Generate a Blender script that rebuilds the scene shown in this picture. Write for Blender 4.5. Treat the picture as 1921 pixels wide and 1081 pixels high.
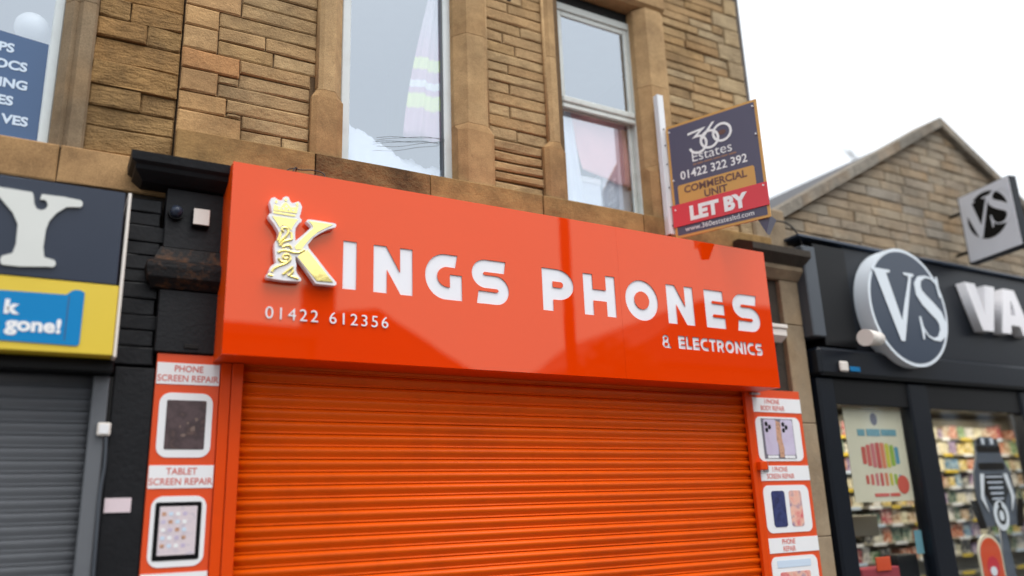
import bpy, bmesh, math, random
from mathutils import Vector, Matrix

for o in list(bpy.data.objects):
    bpy.data.objects.remove(o)
scene = bpy.context.scene
C = scene.collection
RAD = math.radians

# ------------------------------------------------------------------ camera
yaw, pitch, roll = RAD(30.1166), RAD(15.6097), RAD(-2.1261)
fwd = Vector((math.sin(yaw) * math.cos(pitch), math.cos(yaw) * math.cos(pitch), math.sin(pitch)))
rgt = Vector((math.cos(yaw), -math.sin(yaw), 0))
up = rgt.cross(fwd)
r2 = math.cos(roll) * rgt + math.sin(roll) * up
u2 = -math.sin(roll) * rgt + math.cos(roll) * up
cam_data = bpy.data.cameras.new('camera')
cam = bpy.data.objects.new('camera', cam_data)
C.objects.link(cam)
cam.matrix_world = Matrix(((r2.x, u2.x, -fwd.x, 0), (r2.y, u2.y, -fwd.y, 0), (r2.z, u2.z, -fwd.z, 1.6), (0, 0, 0, 1)))
cam_data.sensor_width = 36.0
cam_data.lens = 36.0 * 1526.1 / 1921.0
cam_data.clip_start = 0.05
cam_data.clip_end = 2000.0
cam_data.dof.use_dof = True
cam_data.dof.focus_distance = 5.7
cam_data.dof.aperture_fstop = 0.4
scene.camera = cam

# ------------------------------------------------------------------ world: pale overcast sky
SUN_EL, SUN_AZ = RAD(66), RAD(160)          # azimuth measured from +y towards +x
world = bpy.data.worlds.new('World')
scene.world = world
world.use_nodes = True
wn, wl = world.node_tree.nodes, world.node_tree.links
wn.clear()
sky = wn.new('ShaderNodeTexSky')
sky.sky_type = 'NISHITA'
sky.sun_disc = False
sky.sun_elevation = SUN_EL
sky.sun_rotation = SUN_AZ
sky.air_density = 1.0
sky.dust_density = 6.0
sky.ozone_density = 1.0
hsv = wn.new('ShaderNodeHueSaturation')
hsv.inputs['Saturation'].default_value = 0.25
mixc = wn.new('ShaderNodeMix')
mixc.data_type = 'RGBA'
mixc.inputs[0].default_value = 0.72
mixc.inputs[7].default_value = (9.3, 9.75, 10.2, 1)      # even cloud layer
bg = wn.new('ShaderNodeBackground')
bg.inputs['Strength'].default_value = 0.135
wo = wn.new('ShaderNodeOutputWorld')
# faint unevenness of the cloud layer
tc = wn.new('ShaderNodeTexCoord')
cn = wn.new('ShaderNodeTexNoise')
cn.inputs['Scale'].default_value = 2.2
cn.inputs['Detail'].default_value = 5
cr = wn.new('ShaderNodeMix')
cr.data_type = 'RGBA'
cr.inputs[6].default_value = (8.2, 8.8, 9.5, 1)
cr.inputs[7].default_value = (10.4, 10.7, 10.9, 1)
wl.new(tc.outputs['Generated'], cn.inputs['Vector'])
wl.new(cn.outputs['Fac'], cr.inputs[0])
wl.new(cr.outputs[2], mixc.inputs[7])
wl.new(sky.outputs[0], hsv.inputs['Color'])
wl.new(hsv.outputs[0], mixc.inputs[6])
wl.new(mixc.outputs[2], bg.inputs['Color'])
wl.new(bg.outputs[0], wo.inputs['Surface'])

sun_data = bpy.data.lights.new('sun', 'SUN')
sun_data.energy = 1.5
sun_data.angle = RAD(45)
sun_data.color = (1.0, 0.97, 0.92)
sun = bpy.data.objects.new('sun', sun_data)
C.objects.link(sun)
sdir = Vector((math.sin(SUN_AZ) * math.cos(SUN_EL), math.cos(SUN_AZ) * math.cos(SUN_EL), math.sin(SUN_EL)))
sun.rotation_euler = sdir.to_track_quat('Z', 'Y').to_euler()
sun.location = (2, -4, 20)

scene.view_settings.view_transform = 'Standard'
scene.view_settings.look = 'None'
scene.view_settings.gamma = 1.0
scene.view_settings.exposure = 0.35
scene.view_settings.use_curve_mapping = False

# ------------------------------------------------------------------ materials
def lin(c):
    def f(v):
        v /= 255.0
        return v / 12.92 if v <= 0.04045 else ((v + 0.055) / 1.055) ** 2.4
    return tuple(f(v) for v in c)

def mat(name, col, rough=0.6, metal=0.0, var=0.12, scale=6.0, bump=0.0, bscale=60.0, coat=0.0, ior=1.5,
        srgb=True, dirt=None, dirt_amt=0.35, spec=0.5, tint=None, bdetail=6):
    """plain surface with slight tone variation, optional dirt blotches and fine relief"""
    m = bpy.data.materials.new(name)
    m.use_nodes = True
    n, l = m.node_tree.nodes, m.node_tree.links
    b = n['Principled BSDF']
    c = lin(col) if srgb else col
    geo = n.new('ShaderNodeNewGeometry')
    b.inputs['Roughness'].default_value = rough
    b.inputs['Metallic'].default_value = metal
    b.inputs['IOR'].default_value = ior
    b.inputs['Specular IOR Level'].default_value = spec
    b.inputs['Coat Weight'].default_value = coat
    if tint: b.inputs['Specular Tint'].default_value = tint + (1,)
    b.inputs['Coat Roughness'].default_value = 0.02
    nz = n.new('ShaderNodeTexNoise')
    nz.inputs['Scale'].default_value = scale
    nz.inputs['Detail'].default_value = 5
    l.new(geo.outputs['Position'], nz.inputs['Vector'])
    mx = n.new('ShaderNodeMix')
    mx.data_type = 'RGBA'
    mx.inputs[6].default_value = tuple(v * (1 - var) for v in c) + (1,)
    mx.inputs[7].default_value = tuple(min(1, v * (1 + var)) for v in c) + (1,)
    l.new(nz.outputs['Fac'], mx.inputs[0])
    out = mx.outputs[2]
    if dirt:
        nd = n.new('ShaderNodeTexNoise')
        nd.inputs['Scale'].default_value = scale * 0.45
        nd.inputs['Detail'].default_value = 8
        nd.inputs['Roughness'].default_value = 0.7
        l.new(geo.outputs['Position'], nd.inputs['Vector'])
        rp = n.new('ShaderNodeValToRGB')
        rp.color_ramp.elements[0].position = 0.5
        rp.color_ramp.elements[1].position = 0.72
        l.new(nd.outputs['Fac'], rp.inputs['Fac'])
        sc = n.new('ShaderNodeMath')
        sc.operation = 'MULTIPLY'
        sc.inputs[1].default_value = dirt_amt
        l.new(rp.outputs['Color'], sc.inputs[0])
        m2 = n.new('ShaderNodeMix')
        m2.data_type = 'RGBA'
        l.new(sc.outputs[0], m2.inputs[0])
        l.new(out, m2.inputs[6])
        m2.inputs[7].default_value = lin(dirt) + (1,)
        out = m2.outputs[2]
    l.new(out, b.inputs['Base Color'])
    if bump:
        nb = n.new('ShaderNodeTexNoise')
        nb.inputs['Scale'].default_value = bscale
        nb.inputs['Detail'].default_value = bdetail
        l.new(geo.outputs['Position'], nb.inputs['Vector'])
        bp = n.new('ShaderNodeBump')
        bp.inputs['Strength'].default_value = bump
        bp.inputs['Distance'].default_value = 0.01
        l.new(nb.outputs['Fac'], bp.inputs['Height'])
        l.new(bp.outputs['Normal'], b.inputs['Normal'])
    return m

def stone_mat(name, tones, bump=0.7, stain=0.45, streak=3.0, fine=70.0, dark=(62, 46, 34), soot=0.42):
    """weathered sandstone: each block its own tone, cloudy staining, tooled relief"""
    m = bpy.data.materials.new(name)
    m.use_nodes = True
    n, l = m.node_tree.nodes, m.node_tree.links
    b = n['Principled BSDF']
    b.inputs['Roughness'].default_value = 0.9
    b.inputs['Specular IOR Level'].default_value = 0.2
    geo = n.new('ShaderNodeNewGeometry')
    oi = n.new('ShaderNodeObjectInfo')
    rp = n.new('ShaderNodeValToRGB')
    els = rp.color_ramp.elements
    while len(els) < len(tones):
        els.new(0.5)
    for i, t in enumerate(tones):
        els[i].position = i / (len(tones) - 1)
        els[i].color = lin(t) + (1,)
    l.new(oi.outputs['Random'], rp.inputs['Fac'])
    # offset the pattern per block so that no two blocks carry the same marks
    vo = n.new('ShaderNodeVectorMath')
    vo.operation = 'MULTIPLY_ADD'
    cmb = n.new('ShaderNodeCombineXYZ')
    for i in range(3):
        l.new(oi.outputs['Random'], cmb.inputs[i])
    l.new(cmb.outputs[0], vo.inputs[0])
    vo.inputs[1].default_value = (37.0, 11.0, 23.0)
    l.new(geo.outputs['Position'], vo.inputs[2])
    st = n.new('ShaderNodeTexNoise')
    st.inputs['Scale'].default_value = 5.0
    st.inputs['Detail'].default_value = 9
    st.inputs['Roughness'].default_value = 0.68
    l.new(vo.outputs[0], st.inputs['Vector'])
    sr = n.new('ShaderNodeValToRGB')
    sr.color_ramp.elements[0].position = 0.40
    sr.color_ramp.elements[1].position = 0.74
    l.new(st.outputs['Fac'], sr.inputs['Fac'])
    ms = n.new('ShaderNodeMath')
    ms.operation = 'MULTIPLY'
    ms.inputs[1].default_value = stain
    l.new(sr.outputs['Color'], ms.inputs[0])
    m1 = n.new('ShaderNodeMix')
    m1.data_type = 'RGBA'
    l.new(ms.outputs[0], m1.inputs[0])
    l.new(rp.outputs['Color'], m1.inputs[6])
    m1.inputs[7].default_value = lin(dark) + (1,)
    # fine grain
    gr = n.new('ShaderNodeTexNoise')
    gr.inputs['Scale'].default_value = 140.0
    gr.inputs['Detail'].default_value = 3
    l.new(vo.outputs[0], gr.inputs['Vector'])
    m2 = n.new('ShaderNodeMix')
    m2.data_type = 'RGBA'
    m2.blend_type = 'OVERLAY'
    m2.inputs[0].default_value = 0.5
    l.new(m1.outputs[2], m2.inputs[6])
    l.new(gr.outputs['Fac'], m2.inputs[7])
    # ochre bloom
    oc = n.new('ShaderNodeTexNoise')
    oc.inputs['Scale'].default_value = 2.3
    oc.inputs['Detail'].default_value = 4
    l.new(vo.outputs[0], oc.inputs['Vector'])
    orp = n.new('ShaderNodeValToRGB')
    orp.color_ramp.elements[0].position = 0.5
    orp.color_ramp.elements[1].position = 0.8
    orp.color_ramp.elements[1].color = (0.35, 0.35, 0.35, 1)
    l.new(oc.outputs['Fac'], orp.inputs['Fac'])
    m3 = n.new('ShaderNodeMix')
    m3.data_type = 'RGBA'
    l.new(orp.outputs['Color'], m3.inputs[0])
    l.new(m2.outputs[2], m3.inputs[6])
    m3.inputs[7].default_value = lin((178, 138, 90)) + (1,)
    so_ = n.new('ShaderNodeTexNoise')
    so_.inputs['Scale'].default_value = 1.7
    so_.inputs['Detail'].default_value = 9
    so_.inputs['Roughness'].default_value = 0.72
    l.new(geo.outputs['Position'], so_.inputs['Vector'])
    sor = n.new('ShaderNodeValToRGB')
    sor.color_ramp.elements[0].position = 0.47
    sor.color_ramp.elements[1].position = 0.72
    sor.color_ramp.elements[1].color = (soot, soot, soot, 1)
    l.new(so_.outputs['Fac'], sor.inputs['Fac'])
    m4 = n.new('ShaderNodeMix')
    m4.data_type = 'RGBA'
    l.new(sor.outputs['Color'], m4.inputs[0])
    l.new(m3.outputs[2], m4.inputs[6])
    m4.inputs[7].default_value = lin((58, 46, 36)) + (1,)
    l.new(m4.outputs[2], b.inputs['Base Color'])
    # relief: bedding streaks + pitted grain
    mp = n.new('ShaderNodeMapping')
    mp.inputs['Scale'].default_value = (1.0, 1.0, streak)
    l.new(vo.outputs[0], mp.inputs['Vector'])
    n1 = n.new('ShaderNodeTexNoise')
    n1.inputs['Scale'].default_value = 9.0
    n1.inputs['Detail'].default_value = 8
    n1.inputs['Roughness'].default_value = 0.62
    l.new(mp.outputs[0], n1.inputs['Vector'])
    n2 = n.new('ShaderNodeTexNoise')
    n2.inputs['Scale'].default_value = fine
    n2.inputs['Detail'].default_value = 5
    l.new(vo.outputs[0], n2.inputs['Vector'])
    ad = n.new('ShaderNodeMath')
    ad.operation = 'MULTIPLY_ADD'
    ad.inputs[1].default_value = 0.25
    l.new(n2.outputs['Fac'], ad.inputs[0])
    l.new(n1.outputs['Fac'], ad.inputs[2])
    bp = n.new('ShaderNodeBump')
    bp.inputs['Strength'].default_value = bump
    bp.inputs['Distance'].default_value = 0.03
    l.new(ad.outputs[0], bp.inputs['Height'])
    l.new(bp.outputs['Normal'], b.inputs['Normal'])
    return m

def glass_mat(name, refl=0.2, tint=(0.93, 0.96, 1.0), rough=0.01):
    m = bpy.data.materials.new(name)
    m.use_nodes = True
    n, l = m.node_tree.nodes, m.node_tree.links
    n.remove(n['Principled BSDF'])
    tr = n.new('ShaderNodeBsdfTransparent')
    tr.inputs['Color'].default_value = (0.95, 0.97, 0.98, 1)
    gl = n.new('ShaderNodeBsdfGlossy')
    gl.inputs['Roughness'].default_value = rough
    gl.inputs['Color'].default_value = tint + (1,)
    lw = n.new('ShaderNodeFresnel')
    # same reflectance on both faces of the sheet
    ge = n.new('ShaderNodeNewGeometry')
    io = n.new('ShaderNodeMath')
    io.operation = 'MULTIPLY_ADD'
    io.inputs[1].default_value = 1 / 1.5 - 1.5
    io.inputs[2].default_value = 1.5
    l.new(ge.outputs['Backfacing'], io.inputs[0])
    l.new(io.outputs[0], lw.inputs['IOR'])
    ad = n.new('ShaderNodeMath')
    ad.operation = 'ADD'
    ad.inputs[1].default_value = refl
    l.new(lw.outputs[0], ad.inputs[0])
    # the street-side face carries the reflection
    fr_ = n.new('ShaderNodeMath')
    fr_.operation = 'SUBTRACT'
    fr_.inputs[0].default_value = 1.0
    l.new(ge.outputs['Backfacing'], fr_.inputs[1])
    ml = n.new('ShaderNodeMath')
    ml.operation = 'MULTIPLY'
    l.new(ad.outputs[0], ml.inputs[0])
    l.new(fr_.outputs[0], ml.inputs[1])
    mx = n.new('ShaderNodeMixShader')
    l.new(ml.outputs[0], mx.inputs[0])
    l.new(tr.outputs[0], mx.inputs[1])
    l.new(gl.outputs[0], mx.inputs[2])
    l.new(mx.outputs[0], n['Material Output'].inputs['Surface'])
    return m

def emit_mat(name, col, strength):
    m = bpy.data.materials.new(name)
    m.use_nodes = True
    n, l = m.node_tree.nodes, m.node_tree.links
    b = n['Principled BSDF']
    b.inputs['Base Color'].default_value = lin(col) + (1,)
    b.inputs['Emission Color'].default_value = lin(col) + (1,)
    b.inputs['Emission Strength'].default_value = strength
    return m

def photo_mat(name, cols, scale=7.0, rough=0.35, distort=1.0):
    """printed picture: soft colour patches"""
    m = bpy.data.materials.new(name)
    m.use_nodes = True
    n, l = m.node_tree.nodes, m.node_tree.links
    b = n['Principled BSDF']
    b.inputs['Roughness'].default_value = rough
    geo = n.new('ShaderNodeNewGeometry')
    nz = n.new('ShaderNodeTexNoise')
    nz.inputs['Scale'].default_value = scale
    nz.inputs['Detail'].default_value = 4
    nz.inputs['Distortion'].default_value = distort
    l.new(geo.outputs['Position'], nz.inputs['Vector'])
    rp = n.new('ShaderNodeValToRGB')
    els = rp.color_ramp.elements
    while len(els) < len(cols):
        els.new(0.5)
    for i, c in enumerate(cols):
        els[i].position = 0.25 + 0.5 * i / max(1, len(cols) - 1)
        els[i].color = lin(c) + (1,)
    l.new(nz.outputs['Fac'], rp.inputs['Fac'])
    l.new(rp.outputs['Color'], b.inputs['Base Color'])
    return m

M = {}
M['stone'] = stone_mat('sandstone', [(174, 144, 105), (184, 152, 111), (178, 144, 102), (190, 160, 118), (170, 142, 105), (184, 150, 104)], stain=0.45, streak=1.6, bump=0.6, dark=(74, 56, 40))
M['stone_pale'] = stone_mat('sandstone_pale', [(186, 164, 130), (170, 148, 116), (196, 172, 134)], stain=0.4, dark=(92, 74, 56))
M['stone_left'] = stone_mat('sandstone_sooty', [(166, 128, 80), (176, 138, 88), (152, 122, 82), (170, 128, 78)], bump=1.0, stain=0.7, streak=3.0, dark=(62, 48, 34))
M['stone_quoin'] = stone_mat('sandstone_quoin', [(186, 150, 106), (194, 154, 106), (184, 150, 108), (196, 144, 96)], bump=0.5, stain=0.4, streak=1.4, dark=(88, 64, 44))
M['stone_smooth'] = stone_mat('sandstone_dressed', [(188, 156, 114), (182, 148, 106), (192, 160, 118)], bump=0.28, stain=0.4, streak=0.6, fine=90, dark=(108, 78, 52), soot=0.45)
M['stone_base'] = stone_mat('sandstone_base', [(180, 144, 102), (172, 136, 94), (184, 150, 108)], bump=0.3, stain=0.5, streak=0.6, fine=90, dark=(96, 66, 44), soot=0.5)
M['stone_sill'] = stone_mat('sandstone_sill', [(162, 130, 84), (154, 122, 78), (168, 134, 88)], bump=0.35, stain=0.6, streak=1.5, dark=(58, 44, 32))
M['stone_stained'] = stone_mat('sandstone_stained', [(128, 100, 66), (120, 92, 60)], bump=0.9, stain=0.95, streak=1.2, dark=(44, 32, 24))
M['stone_jambl'] = stone_mat('sandstone_grey', [(138, 120, 98), (146, 126, 100)], bump=0.2, stain=0.4, streak=0.6, dark=(86, 70, 56))
M['stone_vs'] = stone_mat('sandstone_gable', [(158, 147, 130), (168, 153, 131), (152, 141, 125), (164, 144, 118), (158, 150, 138)], bump=0.6, stain=0.35, dark=(70, 62, 54))
M['stone_col'] = stone_mat('sandstone_column', [(164, 146, 122), (156, 138, 114)], bump=0.18, stain=0.35, streak=0.6, dark=(108, 92, 76))
M['mortar'] = mat('mortar', (104, 82, 58), 0.95, var=0.3, scale=20, bump=0.6, bscale=90)
M['black_paint'] = mat('black_paint', (20, 21, 25), 0.5, spec=0.3, var=0.25, scale=14, bump=0.25, bscale=40, dirt=(44, 44, 48), dirt_amt=0.3)
M['black_rust'] = mat('black_paint_flaking', (22, 21, 23), 0.6, spec=0.25, var=0.3, scale=26, bump=0.5, bscale=50, dirt=(120, 78, 42), dirt_amt=0.6)
M['dark_stone'] = mat('soot_dark_stone', (58, 50, 42), 0.9, var=0.35, scale=9, bump=0.6, bscale=50, dirt=(30, 26, 22), dirt_amt=0.6)  # dark brown base with darker blotches
M['sign_orange'] = mat('gloss_orange_panel', (234, 60, 0), 0.02, var=0.02, scale=2, ior=1.68, tint=(1.0, 0.95, 0.66), bump=0.10, bscale=1.6, bdetail=1, dirt=(206, 60, 20), dirt_amt=0.12)
M['frame_orange'] = mat('satin_orange_steel', (226, 72, 0), 0.4, spec=0.3, var=0.05, scale=5, dirt=(150, 60, 20), dirt_amt=0.12)
M['shutter_orange'] = mat('orange_shutter_paint', (240, 94, 0), 0.42, spec=0.25, var=0.07, scale=3, bump=0.14, bscale=7, dirt=(176, 62, 14), dirt_amt=0.35)
M['white_acrylic'] = mat('white_acrylic', (238, 238, 244), 0.06, var=0.01, scale=3)
M['steel_edge'] = mat('brushed_steel', (190, 194, 200), 0.3, 0.8, var=0.08, scale=20)
M['white_chrome'] = mat('white_lacquer', (242, 240, 244), 0.15, var=0.02, scale=8)
M['gold'] = mat('mirror_gold', (250, 230, 146), 0.07, 1.0, var=0.05, scale=10, bump=0.02, bscale=20)
M['upvc'] = mat('white_upvc', (214, 222, 224), 0.35, var=0.05, scale=8, dirt=(150, 150, 146), dirt_amt=0.25)
M['wood_grey'] = mat('painted_sash', (206, 210, 206), 0.5, var=0.06, scale=14, dirt=(140, 136, 128), dirt_amt=0.3)
M['glass'] = glass_mat('window_glass', 0.37, (0.83, 0.91, 1.0))
M['shop_glass'] = glass_mat('shop_glass', 0.0)
M['plaster'] = mat('room_plaster', (190, 188, 184), 0.9)
M['dark_room'] = mat('dim_interior', (70, 68, 66), 0.9)
M['black_gap'] = mat('black_shadow_gap', (16, 15, 15), 0.8)
M['linen'] = mat('white_linen', (236, 240, 250), 0.9, var=0.06, scale=8, bump=0.3, bscale=14)
M['pink_cloth'] = mat('pink_cloth', (250, 188, 188), 0.9, var=0.05, scale=10, bump=0.2, bscale=20)
M['red_cloth'] = mat('dark_red_cloth', (160, 52, 62), 0.9, var=0.1)
M['cable'] = mat('black_cable', (36, 32, 34), 0.6)
M['slate_sign'] = mat('slate_grey_sign', (46, 54, 70), 0.32, spec=0.35, var=0.08, scale=3)
M['yellow'] = mat('yellow_vinyl', (226, 196, 62), 0.35, var=0.04, scale=4)
M['blue'] = mat('blue_vinyl', (0, 128, 190), 0.45, spec=0.25, var=0.03, scale=4)
M['cream'] = mat('cream_lettering', (214, 216, 212), 0.4, var=0.04, scale=6)
M['grey_shutter'] = mat('grey_shutter', (104, 107, 112), 0.45, 0.0, spec=0.35, var=0.1, scale=4, bump=0.05, bscale=30, dirt=(70, 74, 80), dirt_amt=0.35)
M['grey_dark'] = mat('dark_grey_steel', (70, 76, 84), 0.4, var=0.1, scale=6)
M['poster_blue'] = mat('navy_window_vinyl', (62, 92, 132), 0.3, var=0.04, scale=3)
M['pale_blue'] = mat('pale_blue_print', (206, 222, 240), 0.5, var=0.02)
M['white'] = mat('white_print', (240, 240, 242), 0.4, var=0.02)
M['off_white'] = mat('off_white_plastic', (232, 224, 216), 0.45, var=0.05)
M['pink_white'] = mat('pinkish_notice', (226, 208, 214), 0.5, var=0.05, scale=30)
M['red_text'] = mat('red_print', (214, 92, 76), 0.5, var=0.05)
M['panel_orange'] = mat('orange_print', (228, 84, 42), 0.28, var=0.03, scale=4)
M['navy_board'] = mat('purple_navy_board', (78, 74, 98), 0.35, var=0.05, scale=4)  # navy lifted towards lilac, sky reflection painted into the base colour
M['gold_flat'] = mat('ochre_print', (206, 154, 78), 0.4, var=0.04, scale=5)
M['tagline'] = mat('dull_ochre_print', (150, 112, 92), 0.5)
M['brown_print'] = mat('brown_print', (104, 70, 62), 0.5)
M['red_strip'] = mat('red_strip', (216, 48, 62), 0.35, var=0.03)
M['alu'] = mat('white_aluminium', (224, 226, 230), 0.35, 0.1, var=0.04)
M['navy'] = mat('navy_cladding', (16, 22, 31), 0.34, spec=0.3, var=0.1, scale=3)
M['navy_disc'] = mat('slate_blue_disc', (50, 62, 80), 0.3, var=0.04, scale=3)
M['near_black'] = mat('near_black_metal', (9, 10, 13), 0.4, spec=0.25, var=0.15, scale=5)
M['silver_sign'] = mat('silver_sign_face', (226, 228, 236), 0.35, 0.0, var=0.05, scale=4)
M['roof_slate'] = mat('roof_slate', (74, 74, 78), 0.7, var=0.2, scale=6, bump=0.4, bscale=20)
M['coping'] = stone_mat('coping_stone', [(140, 134, 124), (150, 142, 130)], bump=0.4, stain=0.6, dark=(60, 58, 54))
M['asphalt'] = mat('asphalt', (62, 62, 64), 0.9, var=0.15, scale=3, bump=0.4, bscale=120)
M['flag'] = mat('paving_flag', (86, 84, 80), 0.6, var=0.2, scale=2, bump=0.2, bscale=60)
M['earth'] = mat('ground_earth', (96, 96, 84), 0.95, var=0.2, scale=0.2)
M['kerb'] = mat('kerb_stone', (150, 146, 138), 0.85, var=0.15, scale=5, bump=0.2)
M['paint_white'] = mat('road_paint', (214, 212, 204), 0.7, var=0.1, scale=20)
M['galv'] = mat('galvanised_post', (66, 70, 72), 0.4, 0.4, var=0.1)
M['render_dark'] = stone_mat('opposite_stone', [(104, 88, 70), (114, 96, 76)], bump=0.4, stain=0.5)
M['bark'] = mat('bark', (70, 58, 46), 0.9, var=0.3, scale=20, bump=0.6)
M['leaf'] = mat('leaf', (58, 76, 38), 0.6, var=0.35, scale=4)
M['letter_white'] = mat('cool_white_lettering', (222, 230, 238), 0.4, var=0.03)
M['pipe'] = mat('weathered_pipe', (74, 66, 62), 0.6, var=0.2)
M['shelf'] = mat('pale_shelf', (150, 146, 132), 0.6)

# ------------------------------------------------------------------ builders
ABS = {}

def empty(name, loc=(0, 0, 0), label=None, cat=None, group=None, rz=0.0):
    o = bpy.data.objects.new(name, None)
    C.objects.link(o)
    o.location = loc
    o.rotation_euler = (0, 0, rz)
    o.empty_display_size = 0.1
    ABS[o] = Vector(loc)
    tag(o, label, cat, group)
    return o

def tag(o, label=None, cat=None, group=None, kind=None):
    if label: o['label'] = label
    if cat: o['category'] = cat
    if group: o['group'] = group
    if kind: o['kind'] = kind
    return o

def link(name, me, m, parent=None, loc=(0, 0, 0)):
    o = bpy.data.objects.new(name, me)
    C.objects.link(o)
    if m is not None and not me.materials:
        me.materials.append(M[m] if isinstance(m, str) else m)
    o.location = loc
    if parent is not None:
        o.parent = parent
        ABS[o] = ABS[parent] + Vector(loc)
    else:
        ABS[o] = Vector(loc)
    return o

def mesh(name, verts, faces, m, parent=None, smooth=False, local=False):
    me = bpy.data.meshes.new(name)
    off = Vector((0, 0, 0)) if (parent is None or local) else ABS[parent]
    me.from_pydata([tuple(Vector(v) - off) for v in verts], [], faces)
    me.update()
    if smooth:
        for p in me.polygons: p.use_smooth = True
    return link(name, me, m, parent)

def from_bm(name, bm, m, parent=None, smooth=False, local=False):
    me = bpy.data.meshes.new(name)
    if parent is not None and not local:
        bmesh.ops.translate(bm, vec=-ABS[parent], verts=bm.verts)
    bm.to_mesh(me)
    bm.free()
    if smooth:
        for p in me.polygons: p.use_smooth = True
    return link(name, me, m, parent)

def bm_box(bm, x0, x1, y0, y1, z0, z1, bev=0.0):
    r = bmesh.ops.create_cube(bm, size=1.0)
    vs = r['verts']
    for v in vs:
        v.co = Vector((x0 + (v.co.x + .5) * (x1 - x0), y0 + (v.co.y + .5) * (y1 - y0), z0 + (v.co.z + .5) * (z1 - z0)))
    if bev > 0:
        es = list({e for v in vs for e in v.link_edges})
        bmesh.ops.bevel(bm, geom=es, offset=bev, segments=1, profile=0.5, affect='EDGES')

def box(name, x0, x1, y0, y1, z0, z1, m, parent=None, bev=0.003, local=False):
    bm = bmesh.new()
    bm_box(bm, x0, x1, y0, y1, z0, z1, bev)
    return from_bm(name, bm, m, parent, local=local)

def boxes(name, lst, m, parent=None, bev=0.003, local=False):
    bm = bmesh.new()
    for b in lst: bm_box(bm, *b, bev)
    return from_bm(name, bm, m, parent, local=local)

def cyl(name, p0, p1, r, m, parent=None, seg=16, r1=None, local=False):
    p0, p1 = Vector(p0), Vector(p1)
    d = p1 - p0
    bm = bmesh.new()
    bmesh.ops.create_cone(bm, cap_ends=True, segments=seg, radius1=r, radius2=r if r1 is None else r1, depth=d.length)
    q = d.to_track_quat('Z', 'Y').to_matrix().to_4x4()
    bmesh.ops.transform(bm, matrix=Matrix.Translation((p0 + p1) / 2) @ q, verts=bm.verts)
    o = from_bm(name, bm, m, parent, local=local)
    for p in o.data.polygons: p.use_smooth = len(p.vertices) == 4
    return o

def tube(name, pts, r, m, parent=None, res=3, local=False, cyclic=False):
    cu = bpy.data.curves.new(name, 'CURVE')
    cu.dimensions = '3D'
    cu.bevel_depth = r
    cu.bevel_resolution = res
    sp = cu.splines.new('NURBS')
    sp.points.add(len(pts) - 1)
    off = Vector((0, 0, 0)) if (parent is None or local) else ABS[parent]
    for p, q in zip(sp.points, pts):
        p.co = tuple(Vector(q) - off) + (1,)
    sp.use_endpoint_u = True
    sp.order_u = 3
    tmp = bpy.data.objects.new('tmp', cu)
    me = bpy.data.meshes.new_from_object(tmp)
    bpy.data.objects.remove(tmp)
    bpy.data.curves.remove(cu)
    for p in me.polygons: p.use_smooth = True
    me.materials.clear()
    return link(name, me, m, parent)

def flat(cx, cy, cz):                    # curve plane -> wall plane that faces the street
    return (cx, -cz, cy)

def shape(name, loops, y, thick, m, parent=None, place=flat, bevel=0.0, local=False):
    """closed loops (x, z), inner loops are holes, front face at depth y"""
    cu = bpy.data.curves.new(name, 'CURVE')
    cu.dimensions = '2D'
    cu.fill_mode = 'BOTH'
    cu.extrude = max(thick / 2 - bevel, 0.0002)
    cu.bevel_depth = bevel
    for lp in loops:
        sp = cu.splines.new('POLY')
        sp.points.add(len(lp) - 1)
        for p, q in zip(sp.points, lp):
            p.co = (q[0], q[1], 0, 1)
        sp.use_cyclic_u = True
    tmp = bpy.data.objects.new('tmp', cu)
    me = bpy.data.meshes.new_from_object(tmp)
    bpy.data.objects.remove(tmp)
    bpy.data.curves.remove(cu)
    off = Vector((0, 0, 0)) if (parent is None or local) else ABS[parent]
    for v in me.vertices:
        p = Vector(place(v.co.x, v.co.y, v.co.z))
        if place is flat:
            p.y += y + thick / 2
        v.co = p - off
    me.materials.clear()
    return link(name, me, m, parent)

def text(name, s, x, z, y, size, m, parent=None, align='LEFT', bold=0.0, thick=0.002, sx=1.0, place=None, spacing=1.0, local=False):
    cu = bpy.data.curves.new(name, 'FONT')
    cu.body = s
    cu.size = size
    cu.align_x = align
    cu.extrude = thick / 2
    cu.offset = bold
    cu.resolution_u = 4
    cu.space_character = spacing
    tmp = bpy.data.objects.new('tmp', cu)
    me = bpy.data.meshes.new_from_object(tmp)
    bpy.data.objects.remove(tmp)
    bpy.data.curves.remove(cu)
    off = Vector((0, 0, 0)) if (parent is None or local) else ABS[parent]
    for v in me.vertices:
        if place:
            p = Vector(place(x + v.co.x * sx, z + v.co.y, v.co.z + thick / 2))
        else:
            p = Vector((x + v.co.x * sx, y + thick / 2 - v.co.z, z + v.co.y))
        v.co = p - off
    me.materials.clear()
    return link(name, me, m, parent)

def ell(cx, cz, rx, rz, a0, a1, n=14):
    return [(cx + rx * math.cos(RAD(a0 + (a1 - a0) * i / n)), cz + rz * math.sin(RAD(a0 + (a1 - a0) * i / n))) for i in range(n + 1)]

def rrect(x0, x1, z0, z1, r, n=6):
    return (ell(x1 - r, z1 - r, r, r, 90, 0, n) + ell(x1 - r, z0 + r, r, r, 0, -90, n)
            + ell(x0 + r, z0 + r, r, r, -90, -180, n) + ell(x0 + r, z1 - r, r, r, 180, 90, n))

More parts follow.
